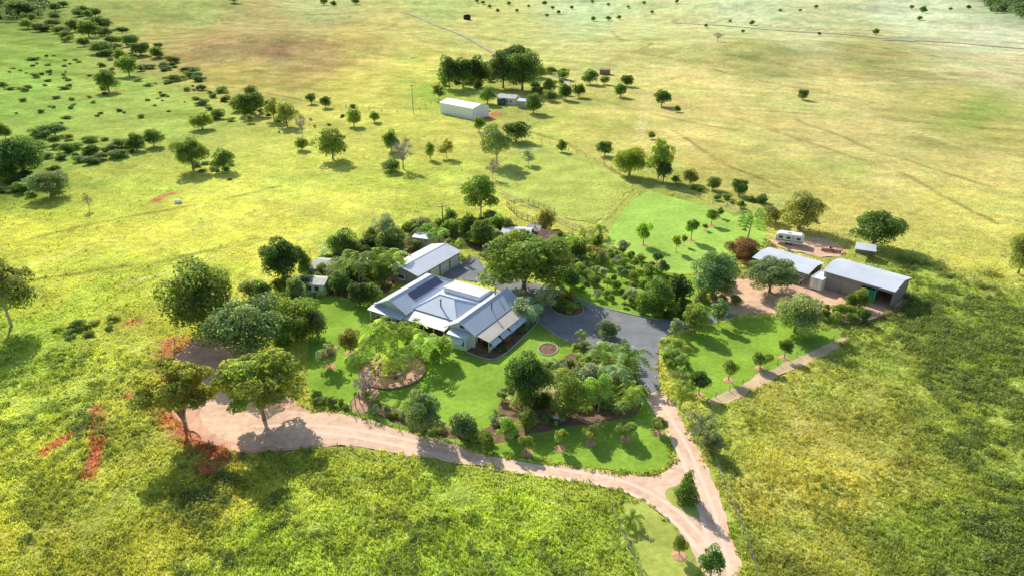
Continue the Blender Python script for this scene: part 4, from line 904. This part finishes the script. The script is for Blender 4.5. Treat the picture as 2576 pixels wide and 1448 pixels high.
simple_shed('long_shed','long white metal shed at the upper farm','shed',1108,285,-43,20.5,9.5,4.6,'zinc','white',1.2,0,False)
simple_shed('farmhouse','cream walled farmhouse with pale roof at the upper farm','house',1250,262,-22,9,7,3.0,'oldzinc','cream',1.1,4)
simple_shed('outbuilding','small blue-grey shed right of the cream farmhouse','shed',1302,272,-25,5,5,3.2,'steelblue','greywall',.7,1)
simple_shed('cattle_shelter','small brown cattle shelter by the farm track','shelter',1508,188,-10,6,4,2.6,'rust','timber',.5,0)
def tank(px,py,r,h,label,mt='tank'):
    p=at(px,py); o=empty('water_tank',p,0,label,'water tank'); MB().tube((0,0,-.1),(0,0,h),r,r,20).build('body',M[mt],o,True); MB().tube((0,0,h+.002),(0,0,h+r*.25),r*1.02,.15,20).build('lid',M[mt],o,True)
tank(1262,264,1.8,2.6,'dark green water tank in front of the cream farmhouse'); tank(1175,50,4,4.5,'black water tank on the far pasture near the road','blackpl'); tank(1222,278,1.3,2,'small dark tank beside the long white shed','blackpl')
def trough(px,py,L_,label,mt='white'):
    p=at(px,py); o=empty('water_trough',(p[0],p[1],p[2]+.25),radians(15),label,'trough'); MB().box(0,L_,0,.1,0,.55).box(0,L_,.8,.9,0,.55).box(0,.1,.1,.8,0,.55).box(L_-.1,L_,.1,.8,0,.55).box(.1,L_-.1,.1,.8,.0,.1).build('basin',M[mt],o); MB().box(.1,L_-.1,.1,.8,.3,.34).build('water',M['water'],o)
trough(438,513,2.0,'white water trough in the left pasture'); trough(1032,148,4,'small pale trough on the pasture above the upper farm')
def pole(px,py,hp,label):
    p=at(px,py); h=hp*depth(p)/F/.9; o=empty('power_pole',p,radians(20),label,'power pole')
    MB().tube((0,0,-.2),(0,0,h),.17,.11,8).build('pole',M['postgrey'],o); a_=MB().box(-1.2,1.2,-.2,-.08,h-.6,h-.45).build('crossarm',M['timber'],o)
    for x in(-1.1,-.4,.4,1.1): MB().tube((x,-.14,h-.45),(x,-.14,h-.2),.06,.04,6).build('insulator',M['white'],a_)
pole(1115,580,62,'power pole with crossarm behind the homestead'); pole(1040,286,64,'power pole beside the long white shed at the upper farm')
pole(1345,600,42,'short power pole by the stock yard')
PM={}
def fence(name,label,pts,sp,h,r=.07,rails=3,mt='postgrey',rm='wire',rr=.014,group=None):
    o=empty(name,(0,0,0),0,label,'fence',group); W_=[at(x,y) for x,y in pts]; key=(h,r,mt)
    if key not in PM: PM[key]=MB().tube((0,0,-.2),(0,0,h),r,r*.9,6).mesh('post',M[mt])
    w_=MB(); P_=[]
    for a_,b_ in zip(W_[:-1],W_[1:]):
        L_=hypot(b_[0]-a_[0],b_[1]-a_[1]); k=max(1,round(L_/sp)); P_+=[(a_[0]+(b_[0]-a_[0])*t/k,a_[1]+(b_[1]-a_[1])*t/k) for t in range(k)]
    P_.append(W_[-1][:2]); P_=[(x,y,float(TER(x,y))) for x,y in P_][:98]
    for q in P_: inst('post',PM[key],o,q)
    for a_,b_ in zip(P_[:-1],P_[1:]):
        for k in range(rails): z=h*(.35+.6*k/max(1,rails-1)); w_.tube((a_[0],a_[1],a_[2]+z),(b_[0],b_[1],b_[2]+z),rr,rr,4,False)
    w_.build('rail' if rm!='wire' else 'wire',M[rm],o); return o
fence('post_fence','post and wire fence below the gravel road, from the dirt yard to the fork',[(440,860),(440,960),(480,1095),(580,1150),(700,1145),(850,1130),(960,1150),(1180,1195),(1420,1250),(1540,1285),(1580,1380),(1620,1470)],4.4,1.15,.06)
fence('garden_fence','post and wire fence along the upper side of the gravel road',[(800,1012),(880,1035),(960,1068),(1100,1108),(1240,1146),(1290,1120),(1440,1080),(1560,1065),(1625,1035)],3,1.1,.05)
fence('post_fence','fence along the right side of the gravel road',[(1680,1000),(1740,1060),(1800,1170),(1850,1290),(1890,1400),(1905,1470)],4.2,1.15,.06)
fence('post_fence','fence dividing the dry pasture from the green scrub at right',[(2190,625),(2290,650),(2400,685),(2500,725),(2590,760)],4,1.2,.08)
fence('post_fence','fence along the top of the paddock and upper lawn',[(1260,355),(1340,352),(1430,380),(1520,415),(1600,462),(1760,500),(1900,545),(2060,590),(2150,615)],5,1.3,.09)
fence('pipe_fence','white pipe fence around the lower corner of the paddock',[(1262,495),(1330,522),(1390,552),(1440,575),(1490,590),(1505,600)],3,1.4,.07,4,'white','concrete',.035)
fence('stockyard_fence','brown timber rails of the stock yard, left side',[(1275,520),(1300,545),(1340,560),(1385,548)],2.2,1.6,.08,4,'timber','timber',.045)
fence('stockyard_fence','brown timber rails of the stock yard, upper side',[(1275,520),(1330,512),(1395,540)],2.2,1.6,.08,4,'timber','timber',.045)
fence('post_fence','fence from the garden corner down the lower side lawn edge',[(2140,840),(2050,876),(1955,918),(1868,968),(1800,1000)],4,1.1,.06)
fence('post_fence','fence above the long white shed leading to the pasture ridge',[(1085,262),(1040,285),(960,282),(870,270)],7,1.4,.12)
fence('post_fence','fence between the left pasture and the rear garden',[(640,745),(700,700),(780,640),(860,605),(1000,575),(1150,560)],4,1.2,.07)
fence('trellis_fence','brown twiggy garden fence with gate beside the circular brick garden',[(885,1035),(915,1000),(945,960),(960,935)],1.2,2.0,.07,6,'timber','timber',.035)
tree('bare',918,1005,72,80,'N','dry brown climbing shrub on the twiggy garden fence')
pc=at(988,932)
def ring(name,r0,r1,z,h,mt):
    mb=MB(); n=48
    V=[(r*cos(2*pi*k/n),r*sin(2*pi*k/n),zz) for zz in(0,h) for r in(r0,r1) for k in range(n)]
    f=[]
    for k in range(n):
        j=(k+1)%n; f+=[(2*n+k,3*n+k,3*n+j,2*n+j),(n+k,n+j,3*n+j,3*n+k),(k,2*n+k,2*n+j,j)]
    mb.add(V,f); o=mb.build(name,M[mt]); o.location=(pc[0],pc[1],z); o['kind']='structure'
ring('circular_path',2.1,5.3,.065,.03,'brick'); ring('circle_kerb',5.3,5.5,.03,.22,'timber'); ring('inner_kerb',1.9,2.13,.05,.35,'concrete'); ring('circle_bed',.02,1.9,.05,.2,'mulch')
def kerb(name,poly,w,h,mt,z=0.0,closed=True):
    P_=chaikin(wpoly(poly),2) if closed else wpoly(poly); mb=MB(); n=len(P_)
    for i in range(n if closed else n-1):
        a_=P_[i];b_=P_[(i+1)%n]; dx,dy=b_[0]-a_[0],b_[1]-a_[1]; l=hypot(dx,dy); nx,ny=-dy/l*w/2,dx/l*w/2
        mb.slab([(a_[0]+nx,a_[1]+ny,z+h),(a_[0]-nx,a_[1]-ny,z+h),(b_[0]-nx,b_[1]-ny,z+h),(b_[0]+nx,b_[1]+ny,z+h)],h)
    o=mb.build(name,M[mt]); o['kind']='structure'
kerb('bed_kerb',HB,.16,.18,'concrete',.03)
kerb('drive_kerb',DB,.18,.16,'concrete',.1)
kerb('mulch_kerb',MC,.15,.12,'concrete',.03)
kerb('driveway_kerb',[(1345,806),(1400,845),(1480,887),(1582,888),(1598,930),(1618,990)],.18,.14,'concrete',.02,False)
kerb('driveway_kerb',[(1430,744),(1500,770),(1600,793),(1660,806)],.18,.14,'concrete',.05,False)
p=at(1397,1060)
o=empty('garden_table',(p[0],p[1],.05),0,'small white round garden table in the mulched bed','table')
MB().tube((0,0,.7),(0,0,.74),.5,.5,16).build('tabletop',M['white'],o); MB().tube((0,0,.03),(0,0,.7),.05,.05,8).build('pedestal',M['white'],o); MB().tube((0,0,0),(0,0,.03),.3,.3,12).build('base',M['white'],o)
for k,l in enumerate(('white garden chair left of the small table','white garden chair right of the small table','white garden chair in front of the small table')):
    a_=(pi,0,-pi/2)[k]; o=empty('garden_chair',(p[0]+1.0*cos(a_),p[1]+1.0*sin(a_),.05),a_,l,'chair','white garden chairs')
    MB().box(-.24,.24,-.24,.24,.42,.47).build('seat',M['white'],o); MB().box(.2,.24,-.24,.24,.471,.92).build('backrest',M['white'],o)
    for x in(-.22,.19):
        for y in(-.22,.19): MB().box(x,x+.04,y,y+.04,0,.419).build('leg',M['white'],o)

# ------------------------------------------------------------ camera and light
cam=bpy.data.cameras.new('camera'); co=bpy.data.objects.new('camera',cam); C.objects.link(co)
co.location=(0,0,CH); co.rotation_euler=(pi/2-P,0,0); cam.sensor_width=36; cam.lens=24; cam.clip_end=20000; cam.clip_start=.5
bpy.context.scene.camera=co
EL=radians(34); AZ=radians(-27)
sd=Vector((sin(AZ)*cos(EL),cos(AZ)*cos(EL),sin(EL)))
su=bpy.data.lights.new('sun','SUN'); su.energy=5.0; su.angle=radians(.5); su.color=(1,.965,.9); so=bpy.data.objects.new('sun',su); C.objects.link(so)
so.rotation_euler=sd.to_track_quat('Z','Y').to_euler(); so.location=(0,0,300)
w=bpy.data.worlds.new('World'); bpy.context.scene.world=w; w.use_nodes=True; N=w.node_tree.nodes; L=w.node_tree.links
sk=N.new('ShaderNodeTexSky'); sk.sky_type='NISHITA'; sk.sun_disc=False; sk.sun_elevation=EL; sk.sun_rotation=AZ%(2*pi)
bg=N['Background']; L.new(sk.outputs[0],bg.inputs[0]); bg.inputs[1].default_value=.15
s=bpy.context.scene; s.view_settings.view_transform='Standard'; s.view_settings.look='None'; s.view_settings.exposure=0
